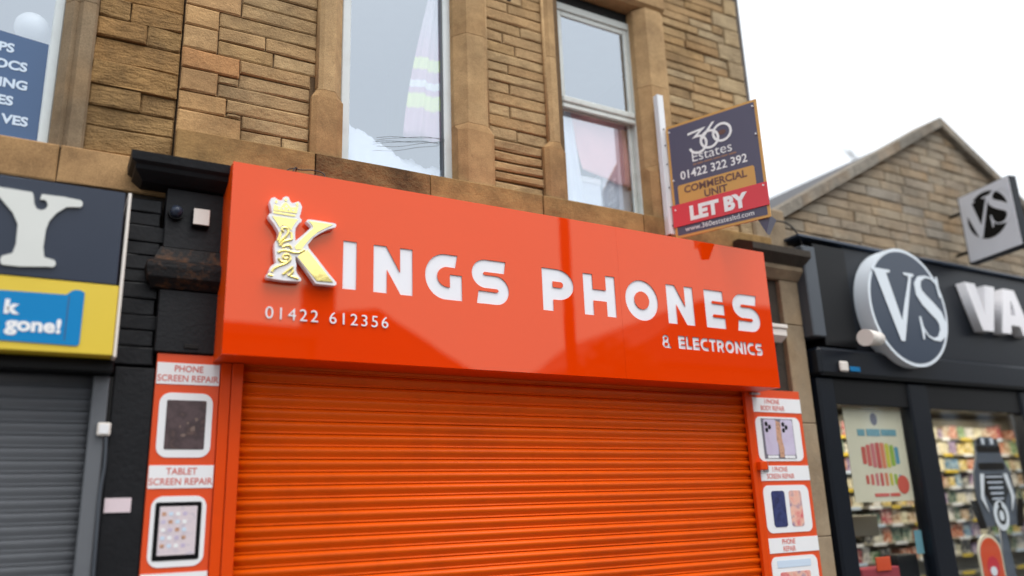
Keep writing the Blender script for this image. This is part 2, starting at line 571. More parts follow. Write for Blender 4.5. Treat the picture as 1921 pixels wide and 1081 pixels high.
def prism(name, plans, m, parent=None, smooth=False):
    """stack of plan polygons: [(z, [(x, y), ...]), ...]"""
    k = len(plans[0][1])
    vs, fs = [], []
    for z, pl in plans:
        for q in pl:
            vs.append((q[0], q[1], q[2] if len(q) > 2 else z))
    for i in range(len(plans) - 1):
        for j in range(k):
            a, b = i * k + j, i * k + (j + 1) % k
            fs.append((a, b, b + k, a + k))
    fs.append(tuple(range(k))[::-1])
    fs.append(tuple(range((len(plans) - 1) * k, len(plans) * k)))
    return mesh(name, vs, fs, m, parent, smooth)

def grid(name, fn, nu, nv, m, parent=None, smooth=True, solid=0.0):
    vs = [fn(i / nu, j / nv) for j in range(nv + 1) for i in range(nu + 1)]
    fs = [(j * (nu + 1) + i, j * (nu + 1) + i + 1, (j + 1) * (nu + 1) + i + 1, (j + 1) * (nu + 1) + i) for j in range(nv) for i in range(nu)]
    o = mesh(name, vs, fs, m, parent, smooth)
    if solid:
        md = o.modifiers.new('solid', 'SOLIDIFY')
        md.thickness = solid
    return o

rng = random.Random(11)

def stone(x0, x1, z0, z1, yf, m, parent, rough=0.006, gap=0.004, depth=0.06, name='stone', edge=0.010, clip=None):
    """one block: pillowed, uneven front with a chamfered arris"""
    x0, x1, z0, z1 = x0 + gap + rng.uniform(0, .002), x1 - gap - rng.uniform(0, .002), z0 + gap + rng.uniform(0, .002), z1 - gap - rng.uniform(0, .002)
    w, h = x1 - x0, z1 - z0
    if w < 0.02 or h < 0.02: return None
    eu, ev = edge / w, edge / h
    us = [0, eu, rng.uniform(.35, .65), 1 - eu, 1]
    vv = [0, ev, 1 - ev, 1]
    push = rng.uniform(-rough, rough)
    tu, tv = rng.uniform(-rough, rough), rng.uniform(-rough, rough) * .6
    vs, fs = [], []
    for j, v in enumerate(vv):
        for i, u in enumerate(us):
            border = i in (0, 4) or j in (0, 3)
            y = yf + push + (edge * 0.8 if border else 0) + rng.uniform(-rough, rough) * 0.5 + tu * (u - .5) + tv * (v - .5)
            x = x0 + u * w + (rng.uniform(-.0025, .0025))
            z = z0 + v * h + (rng.uniform(-.0025, .0025))
            if clip: z = min(z, clip(x))
            vs.append((x, y, z))
    for j in range(3):
        for i in range(4):
            a = j * 5 + i
            fs.append((a, a + 1, a + 6, a + 5))
    ring = [0, 1, 2, 3, 4, 9, 14, 19, 18, 17, 16, 15, 10, 5]
    b0 = len(vs)
    for k in ring:
        vs.append((vs[k][0], yf + depth, vs[k][2]))
    n = len(ring)
    for k in range(n):
        fs.append((ring[k], b0 + k, b0 + (k + 1) % n, ring[(k + 1) % n]))
    return mesh(name, vs, fs, m, parent)

def courses(x0, x1, z0, z1, yf, m, parent, ch=0.1, lmin=.24, lmax=.6, rough=.006, gap=.004, xs=None, alt=None, clip=None):
    """courses of random-length blocks; xs(z) may give the span of a course"""
    z, n = z0, 0
    row = 0
    while z < z1 - 0.03:
        h = ch * rng.uniform(.88, 1.14)
        if z + h > z1 - 0.05: h = z1 - z
        a, b = xs((z + z + h) / 2, row) if xs else (x0, x1)
        x = a
        first = True
        while x < b - 0.02:
            w = rng.uniform(lmin, lmax) * (0.6 if first and rng.random() < .4 else 1)
            if b - (x + w) < lmin * .7: w = b - x
            mm = m
            if alt and rng.random() < alt[1]: mm = alt[0]
            stone(x, x + w, z, z + h, yf, mm, parent, rough, gap, clip=clip)
            n += 1
            x += w
            first = False
        z += h
        row += 1
    return n

# ------------------------------------------------------------------ the setting
def sheet(name, x0, x1, y0, y1, z, m):
    o = mesh(name, [(x0, y0, z), (x1, y0, z), (x1, y1, z), (x0, y1, z)], [(0, 1, 2, 3)], m)
    return tag(o, kind='structure')

sheet('ground', -600, 600, -600, 600, -0.13, 'earth')
sheet('road', -60, 70, -6.6, 1.0, -0.12, 'asphalt')
def slab(name, x0, x1, y0, y1, z0, z1, m):
    return tag(box(name, x0, x1, y0, y1, z0, z1, m, None, 0.01), kind='structure')
slab('pavement', -40, 60, 1.16, 6.0, -0.2, 0.0, 'flag')
slab('kerb', -40, 60, 1.0, 1.155, -0.2, 0.003, 'kerb')
slab('opposite_pavement', -40, 60, -9.2, -6.76, -0.2, 0.0, 'flag')
slab('opposite_kerb', -40, 60, -6.755, -6.6, -0.2, 0.003, 'kerb')
for i in range(9):
    tag(box('road_marking', -30 + i * 8, -26 + i * 8, -2.85, -2.75, -0.1195, -0.116, 'paint_white', None, 0), kind='structure')

# ------------------------------------------------------------------ middle building (sandstone terrace house over the phone shop)
hb = empty('stone_building', (3.2, 5.6, 0), 'sandstone building with two upstairs windows above the orange phone shop', 'building')
# backing walls around the openings
WIN = [(1.60, 2.60), (3.56, 4.50)]
ZB, ZT = 4.03, 6.16
boxes('backing_wall', [(0.54, 1.60, 5.166, 5.45, 3.6, 7.3), (2.60, 3.56, 5.166, 5.45, 3.6, 7.3), (4.50, 5.78, 5.166, 5.45, 3.6, 7.3),
                       (1.601, 2.599, 5.168, 5.448, 6.2, 7.298), (3.561, 4.499, 5.168, 5.448, 6.2, 7.298),
                       (1.601, 2.599, 5.168, 5.448, 3.602, 4.0), (3.561, 4.499, 5.168, 5.448, 3.602, 4.0)], 'mortar', hb, 0)
box('lower_wall', 0.54, 5.74, 5.10, 5.44, 0.0, 3.595, 'dark_stone', hb, 0)
box('rear_block', 0.56, 5.77, 7.9, 12.0, 0.0, 7.2, 'mortar', hb, 0)
box('party_wall', 0.56, 0.76, 5.46, 7.89, 0.0, 7.2, 'mortar', hb, 0)
box('gable_wall', 5.50, 5.775, 5.46, 7.89, 0.0, 7.2, 'stone_vs', hb, 0)
boxes('room_shell', [(0.77, 5.49, 5.46, 7.89, 3.5, 3.6), (0.77, 5.49, 5.46, 7.89, 6.5, 6.6), (0.77, 5.49, 7.8, 7.89, 3.61, 6.49), (3.0, 3.1, 5.46, 7.79, 3.61, 6.49)], 'plaster', hb, 0)
mesh('roof', [(0.4, 4.85, 7.28), (5.95, 4.85, 7.28), (5.95, 8.5, 9.4), (0.4, 8.5, 9.4), (0.4, 12.2, 7.28), (5.95, 12.2, 7.28),
              (0.4, 4.85, 7.2), (5.95, 4.85, 7.2), (5.95, 12.2, 7.2), (0.4, 12.2, 7.2)],
     [(0, 1, 2, 3), (3, 2, 5, 4), (6, 9, 8, 7), (0, 6, 7, 1), (4, 5, 8, 9), (0, 3, 4, 9, 6), (1, 7, 8, 5, 2)], 'roof_slate', hb)

# quoins at the left end: tall, alternating long and short
qz, qi, qrow = 4.045, 0, []
for h in (0.165, 0.135, 0.165, 0.15, 0.175, 0.155, 0.17, 0.16, 0.15, 0.17, 0.16, 0.17, 0.16, 0.15, 0.17, 0.16, 0.16, 0.17, 0.16):
    w = (0.40, 0.30, 0.235, 0.37, 0.22)[qi % 5] if qi < 5 else (0.36, 0.22)[qi % 2]
    stone(0.54, 0.54 + w, qz, qz + h, 5.138, 'stone_quoin', hb, 0.005, 0.003, name='quoin')
    qrow.append((qz, qz + h, w))
    qz += h
    qi += 1
QTOP = qz
# three small courses to every two quoins; slips fill the steps
def field_row(x, xe, z0, z1):
    while x < xe - .02:
        ww = rng.uniform(.26, .62)
        if xe - x - ww < .17: ww = xe - x
        stone(x, x + ww, z0, z1, 5.150, 'stone', hb, .007, .003)
        x += ww
for i in range(0, len(qrow) - 1, 2):
    (a0, a1, wa), (b0, b1, wb) = qrow[i], qrow[i + 1]
    t = (b1 - a0) / 3
    xe = 1.40 if a0 < 4.45 else 1.44
    field_row(.54 + wa, xe, a0, a0 + t)
    wm = max(wa, wb)
    field_row(.54 + wm, xe, a0 + t, a0 + 2 * t)
    field_row(.54 + wb, xe, a0 + 2 * t, b1)
    if wa < wm - .03: stone(.54 + wa, .54 + wm, a0 + t, a1, 5.148, 'stone', hb, .004, .003)
    if wb < wm - .03: stone(.54 + wb, .54 + wm, a1, a0 + 2 * t, 5.148, 'stone', hb, .004, .003)
# pier between the windows: course heights and joints as built
pier = [(4.045, .085, ()), (4.13, .085, ()), (4.215, .088, ()), (4.303, .088, ()), (4.391, .10, ()), (4.491, .104, (.47,)), (4.595, .104, ()),
        (4.70, .104, (.38,)), (4.804, .104, ()), (4.908, .10, (.38,)), (5.008, .088, ()), (5.096, .09, (.37,)), (5.186, .09, ()), (5.276, .1, (.5,)), (5.376, .1, (.3,)),
        (5.476, .1, (.6,)), (5.576, .1, ()), (5.676, .1, (.4,)), (5.776, .1, (.65,)), (5.876, .1, ()), (5.976, .1, (.35,)), (6.076, .1, (.55,)), (6.176, .1, ()), (6.276, .1, (.4,)), (6.376, .1, (.6,)), (6.476, .1, ())]
for z0, h, js in pier:
    low = z0 < 4.45
    xa, xb = (2.85, 3.325) if low else (2.815, 3.39)
    ed = [0] + list(js) + [1]
    for a, b in zip(ed, ed[1:]):
        stone(xa + (xb - xa) * a, xa + (xb - xa) * b, z0, z0 + h, 5.138 if low else 5.15, 'stone', hb, .008 if low else .005, .008 if low else .0035, edge=.014 if low else .009)
# right of the second window, with pale corner blocks
rz_, i = 4.045, 0
while rz_ < 6.58:
    h = rng.uniform(.165, .205)
    w = (.34, .2)[i % 2] + rng.uniform(-.03, .03)
    stone(5.78 - w, 5.78, rz_, rz_ + h, 5.14, 'stone_pale', hb, .006, .004, name='quoin')
    for k in range(2):
        z0, z1 = rz_ + h * k / 2, rz_ + h * (k + 1) / 2
        x, xe = (4.62 if z0 < 4.5 else 4.74), 5.78 - w
        while x < xe - .02:
            ww = rng.uniform(.26, .6)
            if xe - x - ww < .14: ww = xe - x
            stone(x, x + ww, z0, z1, 5.15, 'stone_pale' if rng.random() < .18 else 'stone', hb, .007, .004)
            x += ww
    rz_ += h
    i += 1
for a, b in ((1.40, 2.82), (3.39, 4.74)):
    courses(a, b, 6.46, 6.8, 5.15, 'stone', hb, ch=.11)
# black disc painted as the shade of a putlog hole in the pier
cyl('putlog_hole', (3.06, 5.141, 5.82), (3.06, 5.18, 5.82), .022, 'black_gap', hb, 10)

# sill course above the sign
sx = [0.54, 1.43, 2.285, 3.26, 4.265, 4.545, 5.80]
for a, b in zip(sx, sx[1:]):
    stone(a, b, 3.58, 4.04, 5.075, 'stone_stained' if 1.4 < a < 1.5 else 'stone_sill', hb, .003, .0025, depth=.2, name='sill_stone', edge=.006)

# dressed window jambs: chamfered shafts on square bases
def jamb(xi, s, base_out, shaft_out):
    """xi inner edge at the frame, s=+1 right-hand jamb (stone runs to +x), -1 left-hand"""
    f = lambda d, y: (xi + s * d, y)
    base = [f(0, 5.32), f(0, 5.14), f(.06, 5.09), f(base_out - .035, 5.09), f(base_out, 5.115), f(base_out, 5.32)]
    shaft = [f(0, 5.32), f(.0, 5.20), f(.075, 5.098), f(shaft_out - .04, 5.098), f(shaft_out, 5.125), f(shaft_out, 5.32)]
    if s < 0: base, shaft = base[::-1], shaft[::-1]
    prism('jamb_base', [(4.042, base), (4.49, base), (4.548, shaft)], 'stone_base', hb)
    for z0, z1 in ((4.551, 5.34), (5.344, 6.155)):
        prism('jamb_shaft', [(z0, shaft), (z1, shaft)], 'stone_smooth', hb)
    # small roll moulding on the outer arris
    xo = xi + s * (shaft_out - .008)
    cyl('jamb_roll', (xo, 5.135, 4.56), (xo, 5.135, 6.15), .017, 'stone_smooth', hb, 10)
    bx = xi + s * (base_out - .014)
    cyl('jamb_roll', (bx, 5.122, 4.06), (bx, 5.122, 4.49), .014, 'stone_base', hb, 10)
jamb(1.635, -1, .235, .20)
jamb(2.55, 1, .305, .27)
jamb(3.545, -1, .225, .17)
jamb(4.435, 1, .31, .30)
for a, b in ((1.40, 2.84), (3.36, 4.76)):
    prism('lintel', [(6.175, [(a, 5.14), (b, 5.14), (b, 5.4), (a, 5.4)]), (6.21, [(a, 5.10), (b, 5.10), (b, 5.4), (a, 5.4)]), (6.455, [(a, 5.10), (b, 5.10), (b, 5.4), (a, 5.4)])], 'stone_smooth', hb)

# first window: one tall fixed light
w1 = mesh('casement_window', *(lambda b: ([tuple(v.co) for v in b.verts], [tuple(v.index for v in f.verts) for f in b.faces]))(
    (lambda bm: ([bm_box(bm, *q, .006) for q in ((1.655, 1.722, 5.255, 5.32, 4.03, 6.155), (2.488, 2.60, 5.255, 5.32, 4.03, 6.155), (1.723, 2.487, 5.257, 5.318, 6.07, 6.153), (1.723, 2.487, 5.257, 5.318, 4.032, 4.085))], bm.verts.index_update(), bm)[2])(bmesh.new())), 'upvc', hb)
box('pane', 1.715, 2.495, 5.285, 5.293, 4.08, 6.075, 'glass', w1, 0)
box('glazing_bead', 2.470, 2.487, 5.262, 5.284, 4.086, 6.069, 'grey_dark', w1, .002)
# second window: sliding sash
def fr(x0, x1, z0, z1, t, y0, y1, tb=None, tt=None):
    tb, tt = tb or t, tt or t
    return [(x0, x0 + t, y0, y1, z0, z1), (x1 - t, x1, y0, y1, z0, z1), (x0 + t + .001, x1 - t - .001, y0 + .002, y1 - .002, z0, z0 + tb), (x0 + t + .001, x1 - t - .001, y0 + .002, y1 - .002, z1 - tt, z1)]
box('head_board', 3.545, 4.50, 5.29, 5.36, 6.065, 6.172, 'black_gap', hb, 0)  # black strip painted for the shade under the lintel
w2 = boxes('sash_window', fr(3.555, 4.505, 4.03, 6.06, .075, 5.27, 5.36), 'wood_grey', hb, .006)
us = boxes('upper_sash', fr(3.631, 4.429, 5.055, 5.983, .05, 5.285, 5.325, tb=.055), 'wood_grey', w2, .006)
box('pane', 3.68, 4.38, 5.300, 5.306, 5.10, 5.945, 'glass', us, 0)
box('meeting_rail', 3.632, 4.428, 5.258, 5.284, 5.05, 5.115, 'wood_grey', us, .012)
box('drip_moulding', 3.632, 4.428, 5.264, 5.284, 4.995, 5.046, 'wood_grey', us, .012)
ls = boxes('lower_sash', fr(3.631, 4.429, 4.10, 5.048, .038, 5.329, 5.357, tb=.02), 'wood_grey', w2, .005)
box('pane', 3.665, 4.395, 5.340, 5.346, 4.115, 5.02, 'glass', ls, 0)

# things behind the upstairs panes
def bedding(u, v):
    x = 1.70 + u * .95
    top = 4.60 - .34 * min(1, u / .75) ** .9 + .03 * math.sin(9 * u + 1) + .012 * math.sin(31 * u)
    y = 5.315 + .40 * v
    k = math.sin(math.pi * min(1, v * 1.1)) ** .6
    z = 4.06 + (top - 4.06) * (k if v < .5 else 1) + .03 * math.sin(17 * u + 7 * v) * v
    from_noise = .022 * math.sin(41 * u + 9 * v) * math.sin(23 * v + 13 * u) + .014 * math.sin(67 * u - 31 * v)
    return (x, y - .03 * math.sin(12 * u + 3) * k + from_noise * .5 + .02, z + from_noise * (.35 if v > .45 else 1))
tag(grid('bed_linen', bedding, 70, 30, 'linen'), 'crumpled white bed linen heaped behind the tall left upstairs pane', 'linen')
bm_ = bpy.data.materials.new('striped_fabric')
bm_.use_nodes = True
nn, ll = bm_.node_tree.nodes, bm_.node_tree.links
g_ = nn.new('ShaderNodeNewGeometry')
s_ = nn.new('ShaderNodeSeparateXYZ')
ll.new(g_.outputs['Position'], s_.inputs[0])
mr = nn.new('ShaderNodeMapRange')
mr.inputs[1].default_value, mr.inputs[2].default_value = 4.5, 6.0
ll.new(s_.outputs['Z'], mr.inputs[0])
rp_ = nn.new('ShaderNodeValToRGB')
rp_.color_ramp.interpolation = 'LINEAR'
base_c, lime, wht = (222, 186, 204), (246, 255, 176), (255, 255, 255)
bands = [(4.5, base_c), (4.70, base_c), (4.72, lime), (4.83, lime), (4.85, base_c), (4.89, base_c), (4.90, wht), (4.955, wht), (4.965, base_c), (5.05, base_c), (5.07, lime), (5.16, lime), (5.18, base_c), (5.5, (222, 208, 218))]
while len(rp_.color_ramp.elements) < len(bands): rp_.color_ramp.elements.new(.5)
for e, (zz, c) in zip(rp_.color_ramp.elements, bands):
    e.position = (zz - 4.5) / 1.5
    e.color = lin(c) + (1,)
ll.new(mr.outputs[0], rp_.inputs[0])
ll.new(rp_.outputs[0], nn['Principled BSDF'].inputs['Base Color'])
nn['Principled BSDF'].inputs['Roughness'].default_value = .9
def striped(u, v):
    z = 4.45 + 1.6 * v
    left = 2.18 + .30 * v ** 1.3
    x = left + (2.58 - left) * u
    return (x, 5.335 + .018 * math.sin(14 * u + 2 * v) * (1.15 - v) + .008 * math.sin(33 * u), z)
tag(grid('striped_curtain', striped, 36, 24, bm_, solid=.004), 'mauve curtain with pale lime stripes gathered at the right of the tall pane', 'curtain')
for i, (za, zb, sag) in enumerate(((4.435, 4.335, .012), (4.43, 4.31, .03), (4.425, 4.262, -.012))):  # thin tubes modelled for street cables reflected in the pane
    pts = [(1.93 + .555 * t, 5.245, za * t + zb * (1 - t) + sag * math.sin(math.pi * t) + .006 * math.sin(9 * t + i)) for t in [k / 8 for k in range(9)]]
    tag(tube('loose_cable', pts, .0014, 'cable'), ['thin black cable across the tall pane, uppermost of three', 'thin black cable across the tall pane, middle of three', 'thin black cable across the tall pane, lowest of three'][i], 'cable', 'cables across the tall pane')
def pink(u, v):
    zt = 5.12
    left = 3.76 + .12 * (1 - v)
    x = left + (4.395 - left) * u
    zb = 4.46 + .05 * math.sin(3 * u + 1) - .03 * math.sin(math.pi * u)
    z = zb + (zt - zb) * v
    sw = .02 * math.sin(10 * u + 4 * v) + .03 * math.sin(5 * v + 3 * u) * (1 - v) + .03 * math.sin(math.pi * u) * (1 - v)
    return (x, 5.375 + sw * .35, z)
tag(grid('pink_curtain', pink, 30, 24, 'pink_cloth', solid=.004), 'pale pink curtain sagging behind the lower sash pane', 'curtain')
tag(grid('red_curtain', lambda u, v: (4.385 + .10 * u, 5.395 + .012 * math.sin(9 * u), 4.40 + .75 * v), 8, 6, 'red_cloth', solid=.004), 'narrow dark red curtain edge beside the pink curtain', 'curtain')
def paperbox(name, x0, x1, y0, y1, z0, z1, lab):
    t = empty(name, ((x0 + x1) / 2, (y0 + y1) / 2, z0), lab, 'box')
    box('carton', x0, x1, y0, y1, z0, z1, 'linen', t, .004)
    box('lid_flap', x0 - .004, x1 + .004, y0 - .006, y0 - .001, z1 - .05, z1 + .004, 'white', t, .001)
paperbox('white_carton', 3.78, 4.09, 5.415, 5.66, 4.05, 4.45, 'white carton with lid flap behind the lower sash, left one')
paperbox('white_carton', 4.12, 4.44, 5.42, 5.68, 4.05, 4.53, 'taller white carton at the right behind the lower sash')
tag(grid('white_drape', lambda u, v: (3.67 + (.12 + .1 * (1 - v)) * u, 5.372 + .008 * math.sin(12 * u + 2 * v), 4.06 + 1.05 * v), 10, 12, 'linen', solid=.004), 'white drape hanging at the left edge of the lower sash', 'curtain')

# ------------------------------------------------------------------ orange fascia sign
YS = 4.70
X0, X1, Z0, Z1 = 0.828, 5.243, 2.531, 3.706
H = .314
def gI(w, h): return [[(0, 0), (0, h), (w, h), (w, 0)]]
def gN(w, h): return [[(0, 0), (0, h), (.32 * w, h), (.675 * w, .47 * h), (.675 * w, h), (w, h), (w, 0), (.685 * w, 0), (.34 * w, .50 * h), (.34 * w, 0)]]
def gG(w, h):
    return [[(.885 * w, h), (.55 * w, h)] + ell(.55 * w, .5 * h, .55 * w, .5 * h, 95, 265, 22) + [(.62 * w, 0), (w, 0), (w, .56 * h), (.665 * w, .56 * h), (.665 * w, .275 * h), (.62 * w, .275 * h)]
            + ell(.61 * w, .5 * h, .285 * w, .222 * h, 262, 98, 16) + [(.82 * w, .715 * h)]]
def gS(w, h):
    return [[(.93 * w, h), (.38 * w, h)] + ell(.38 * w, .675 * h, .38 * w, .325 * h, 95, 265, 16) + [(.38 * w, .355 * h), (.66 * w, .355 * h)] + ell(.67 * w, .315 * h, .04 * w, .036 * h, 70, -70, 6)
            + [(.66 * w, .275 * h), (.17 * w, .285 * h), (.12 * w, 0), (.64 * w, 0)] + ell(.64 * w, .325 * h, .36 * w, .325 * h, -85, 85, 16)
            + [(.62 * w, .65 * h), (.36 * w, .65 * h)] + ell(.35 * w, .685 * h, .04 * w, .034 * h, 250, 110, 6) + [(.36 * w, .72 * h), (.88 * w, .72 * h)]]
def gP(w, h):
    return [[(0, 0), (0, h), (.47 * w, h)] + ell(.47 * w, .635 * h, .53 * w, .365 * h, 87, -87, 18) + [(.47 * w, .27 * h), (.33 * w, .27 * h), (.33 * w, 0)],
            [(.33 * w, .56 * h), (.33 * w, .70 * h), (.56 * w, .70 * h)] + ell(.58 * w, .63 * h, .08 * w, .07 * h, 80, -80, 6) + [(.56 * w, .56 * h)]]
def gH(w, h): return [[(0, 0), (0, h), (.295 * w, h), (.295 * w, .635 * h), (.705 * w, .635 * h), (.705 * w, h), (w, h), (w, 0), (.705 * w, 0), (.705 * w, .36 * h), (.295 * w, .36 * h), (.295 * w, 0)]]
def gO(w, h): return [ell(w / 2, h / 2, w / 2, h / 2 * 1.01, 0, 352, 44), ell(w / 2, h / 2, .225 * w, .225 * h, 0, 350, 35)]
def gE(w, h): return [[(0, 0), (0, h), (.97 * w, h), (.97 * w, .715 * h), (.40 * w, .715 * h), (.37 * w, .68 * h), (.40 * w, .645 * h), (.99 * w, .645 * h), (.99 * w, .36 * h), (.40 * w, .36 * h), (.37 * w, .32 * h), (.40 * w, .285 * h), (w, .285 * h), (w, 0)]]
def gL(w, h): return [[(0, 0), (0, h), (.4 * w, h), (.4 * w, .28 * h), (w, .28 * h), (w, 0)]]
def gC(w, h):
    return [[(.95 * w, h), (.55 * w, h)] + ell(.55 * w, .5 * h, .55 * w, .5 * h, 95, 265, 18) + [(.6 * w, 0), (w, 0), (w, .27 * h), (.62 * w, .27 * h)]
            + ell(.6 * w, .5 * h, .27 * w, .23 * h, 262, 98, 12) + [(.9 * w, .73 * h)]]
def gT(w, h): return [[(0, h), (w, h), (w, .73 * h), (.68 * w, .73 * h), (.68 * w, 0), (.32 * w, 0), (.32 * w, .73 * h), (0, .73 * h)]]
def gR(w, h):
    return [[(0, 0), (0, h), (.5 * w, h)] + ell(.5 * w, .66 * h, .45 * w, .34 * h, 87, -60, 14) + [(w, 0), (.65 * w, 0), (.42 * w, .33 * h), (.33 * w, .33 * h), (.33 * w, 0)],
            [(.33 * w, .57 * h), (.33 * w, .73 * h), (.54 * w, .73 * h), (.6 * w, .65 * h), (.54 * w, .57 * h)]]
def gA(w, h):                            # ampersand
    return [ell(.42 * w, .74 * h, .36 * w, .26 * h, 200, -20, 16) + [(.72 * w, .54 * h), (.76 * w, .46 * h)] + ell(.42 * w, .27 * h, .42 * w, .27 * h, 15, -20, 5) + [(w, .12 * h), (w, 0)]
            + ell(.42 * w, .27 * h, .42 * w, .27 * h, -85, -200, 16) + [(.10 * w, .53 * h)],
            rrect(.30 * w, .56 * w, .65 * h, .82 * h, .05 * w, 3), rrect(.28 * w, .60 * w, .17 * h, .40 * h, .07 * w, 3)]
GL = dict(I=gI, N=gN, G=gG, S=gS, P=gP, H=gH, O=gO, E=gE, L=gL, C=gC, T=gT, R=gR)
def put(g, x0, x1, z0, h):
    return [[(x0 + a, z0 + b) for a, b in lp] for lp in g(x1 - x0, h)]
big = [('I', 1.517, 1.605), ('N', 1.717, 1.984), ('G', 2.073, 2.341), ('S', 2.416, 2.702), ('P', 2.976, 3.244), ('H', 3.330, 3.618), ('O', 3.710, 4.023), ('N', 4.113, 4.386), ('E', 4.505, 4.715), ('S', 4.808, 5.109)]
letters = [(c, put(GL[c], a, b, 2.985, H)) for c, a, b in big]
h2 = .1035
x = 4.193
wid = dict(E=.68, L=.58, C=.82, T=.70, R=.80, O=.95, N=.85, I=.28, S=.80)
small = [('ampersand', put(gA, 4.032, 4.120, 2.788, .103))]
for c in 'ELECTRONICS':
    w = wid[c] * h2
    small.append((c, put(GL[c], x, x + w, 2.79, h2)))
    x += w + .0765 * h2

fs = empty('fascia_sign', ((X0 + X1) / 2, 4.9, Z0), 'glossy orange fascia sign with gold crowned K reading KINGS PHONES', 'shop sign')
SEAM = 3.664
for a, b in ((X0, SEAM - .0005), (SEAM + .0005, X1)):
    loops = [[(a, Z0), (a, Z1), (b, Z1), (b, Z0)]]
    for c, lps in letters + small:
        cx = sum(p[0] for p in lps[0]) / len(lps[0])
        if a < cx < b: loops += lps
    shape('face_panel', loops, YS, .004, 'sign_orange', fs)
boxes('sign_tray', [(X0 + .001, X1 - .001, YS + .0045, 5.09, Z0 + .0005, Z0 + .012), (X0 + .001, X1 - .001, YS + .0045, 5.07, Z1 - .012, Z1 - .0005),
                    (X0 + .001, X0 + .012, YS + .0046, 5.07, Z0 + .0125, Z1 - .0125), (X1 - .012, X1 - .001, YS + .0046, 5.07, Z0 + .0125, Z1 - .0125)], 'frame_orange', fs, 0)
for c, lps in letters + small:
    # white acrylic showing through the routed letter, just behind the face
    xs = [p[0] for p in lps[0]]; zs = [p[1] for p in lps[0]]
    e = .004
    box('letter' if len(c) == 1 else c, min(xs) - e, max(xs) + e, YS + .0075, YS + .0105, min(zs) - e, max(zs) + e, 'white_acrylic', fs, 0)
# raised telephone number
xx = 1.053
for k, ch in enumerate('01422612356'):
    if k == 5: xx = 1.434
    text('digit', ch, xx, 2.757, YS - .007, .1045, 'white_chrome', fs, bold=-.0005, thick=.006)
    xx += .0668

# crowned K emblem, raised on a white tray
K_BACK = [(1.040,3.457),(1.048,3.485),(1.069,3.495),(1.088,3.482),(1.113,3.479),(1.118,3.500),(1.133,3.511),(1.152,3.509),(1.162,3.484),(1.175,3.473),(1.194,3.482),(1.212,3.492),(1.224,3.481),(1.235,3.459),(1.231,3.428),(1.222,3.393),(1.226,3.385),(1.237,3.375),(1.233,3.361),(1.221,3.353),(1.200,3.316),(1.198,3.283),(1.203,3.236),(1.254,3.288),(1.291,3.330),(1.297,3.341),(1.284,3.355),(1.266,3.369),(1.270,3.381),(1.289,3.386),(1.367,3.385),(1.445,3.383),(1.453,3.371),(1.446,3.358),(1.400,3.339),(1.349,3.305),(1.312,3.273),(1.277,3.221),(1.284,3.202),(1.341,3.138),(1.407,3.060),(1.460,3.004),(1.462,2.991),(1.451,2.983),(1.333,2.983),(1.268,3.070),(1.207,3.141),(1.205,3.127),(1.214,3.083),(1.212,3.050),(1.221,3.031),(1.245,3.002),(1.245,2.991),(1.233,2.985),(1.142,2.981),(1.045,2.986),(1.041,2.998),(1.044,3.011),(1.059,3.016),(1.056,3.038),(1.066,3.061),(1.095,3.084),(1.088,3.112),(1.082,3.169),(1.081,3.208),(1.098,3.242),(1.103,3.269),(1.096,3.288),(1.073,3.324),(1.047,3.353),(1.037,3.371),(1.040,3.383),(1.052,3.388),(1.058,3.394),(1.047,3.435)]
YK = 4.645
em = shape('crowned_letter', [K_BACK], YK, .045, 'white_chrome', fs)
tag(em, 'raised white and gold crowned letter K')
K_GOLD = [('capital', [(1.059,3.372),(1.212,3.373),(1.199,3.353),(1.178,3.316),(1.176,3.296),(1.162,3.314),(1.140,3.324),(1.119,3.323),(1.105,3.306),(1.088,3.333)]),
          ('arm', [(1.280,3.373),(1.429,3.372),(1.393,3.350),(1.336,3.311),(1.299,3.273),(1.263,3.225),(1.239,3.185),(1.208,3.181),(1.198,3.198),(1.255,3.270),(1.308,3.331),(1.304,3.348)]),
          ('leg', [(1.219,3.136),(1.240,3.161),(1.276,3.187),(1.438,3.001),(1.339,2.998)]),
          ('crown', [(1.064,3.418),(1.068,3.448),(1.083,3.441),(1.105,3.434),(1.118,3.457),(1.135,3.473),(1.153,3.457),(1.170,3.442),(1.189,3.448),(1.211,3.458),(1.203,3.411),(1.064,3.409)]),
          ('crown_band', [(1.063,3.403),(1.197,3.399),(1.194,3.389),(1.064,3.391)])]
for nm, lp in K_GOLD:
    shape(nm, [lp], YK - .004, .0035, 'gold', em)
for jx, jz in ((1.078, 3.466), (1.135, 3.488), (1.204, 3.470)):
    shape('crown_jewel', [ell(jx, jz, .007, .010, 0, 340, 12)], YK - .004, .0035, 'gold', em)
for jx, jz in ((1.095, 3.424), (1.120, 3.428), (1.138, 3.444), (1.152, 3.426), (1.180, 3.426)):
    shape('crown_stone', [ell(jx, jz, .006, .006, 0, 330, 10)], YK - .007, .0028, 'white_chrome', em)
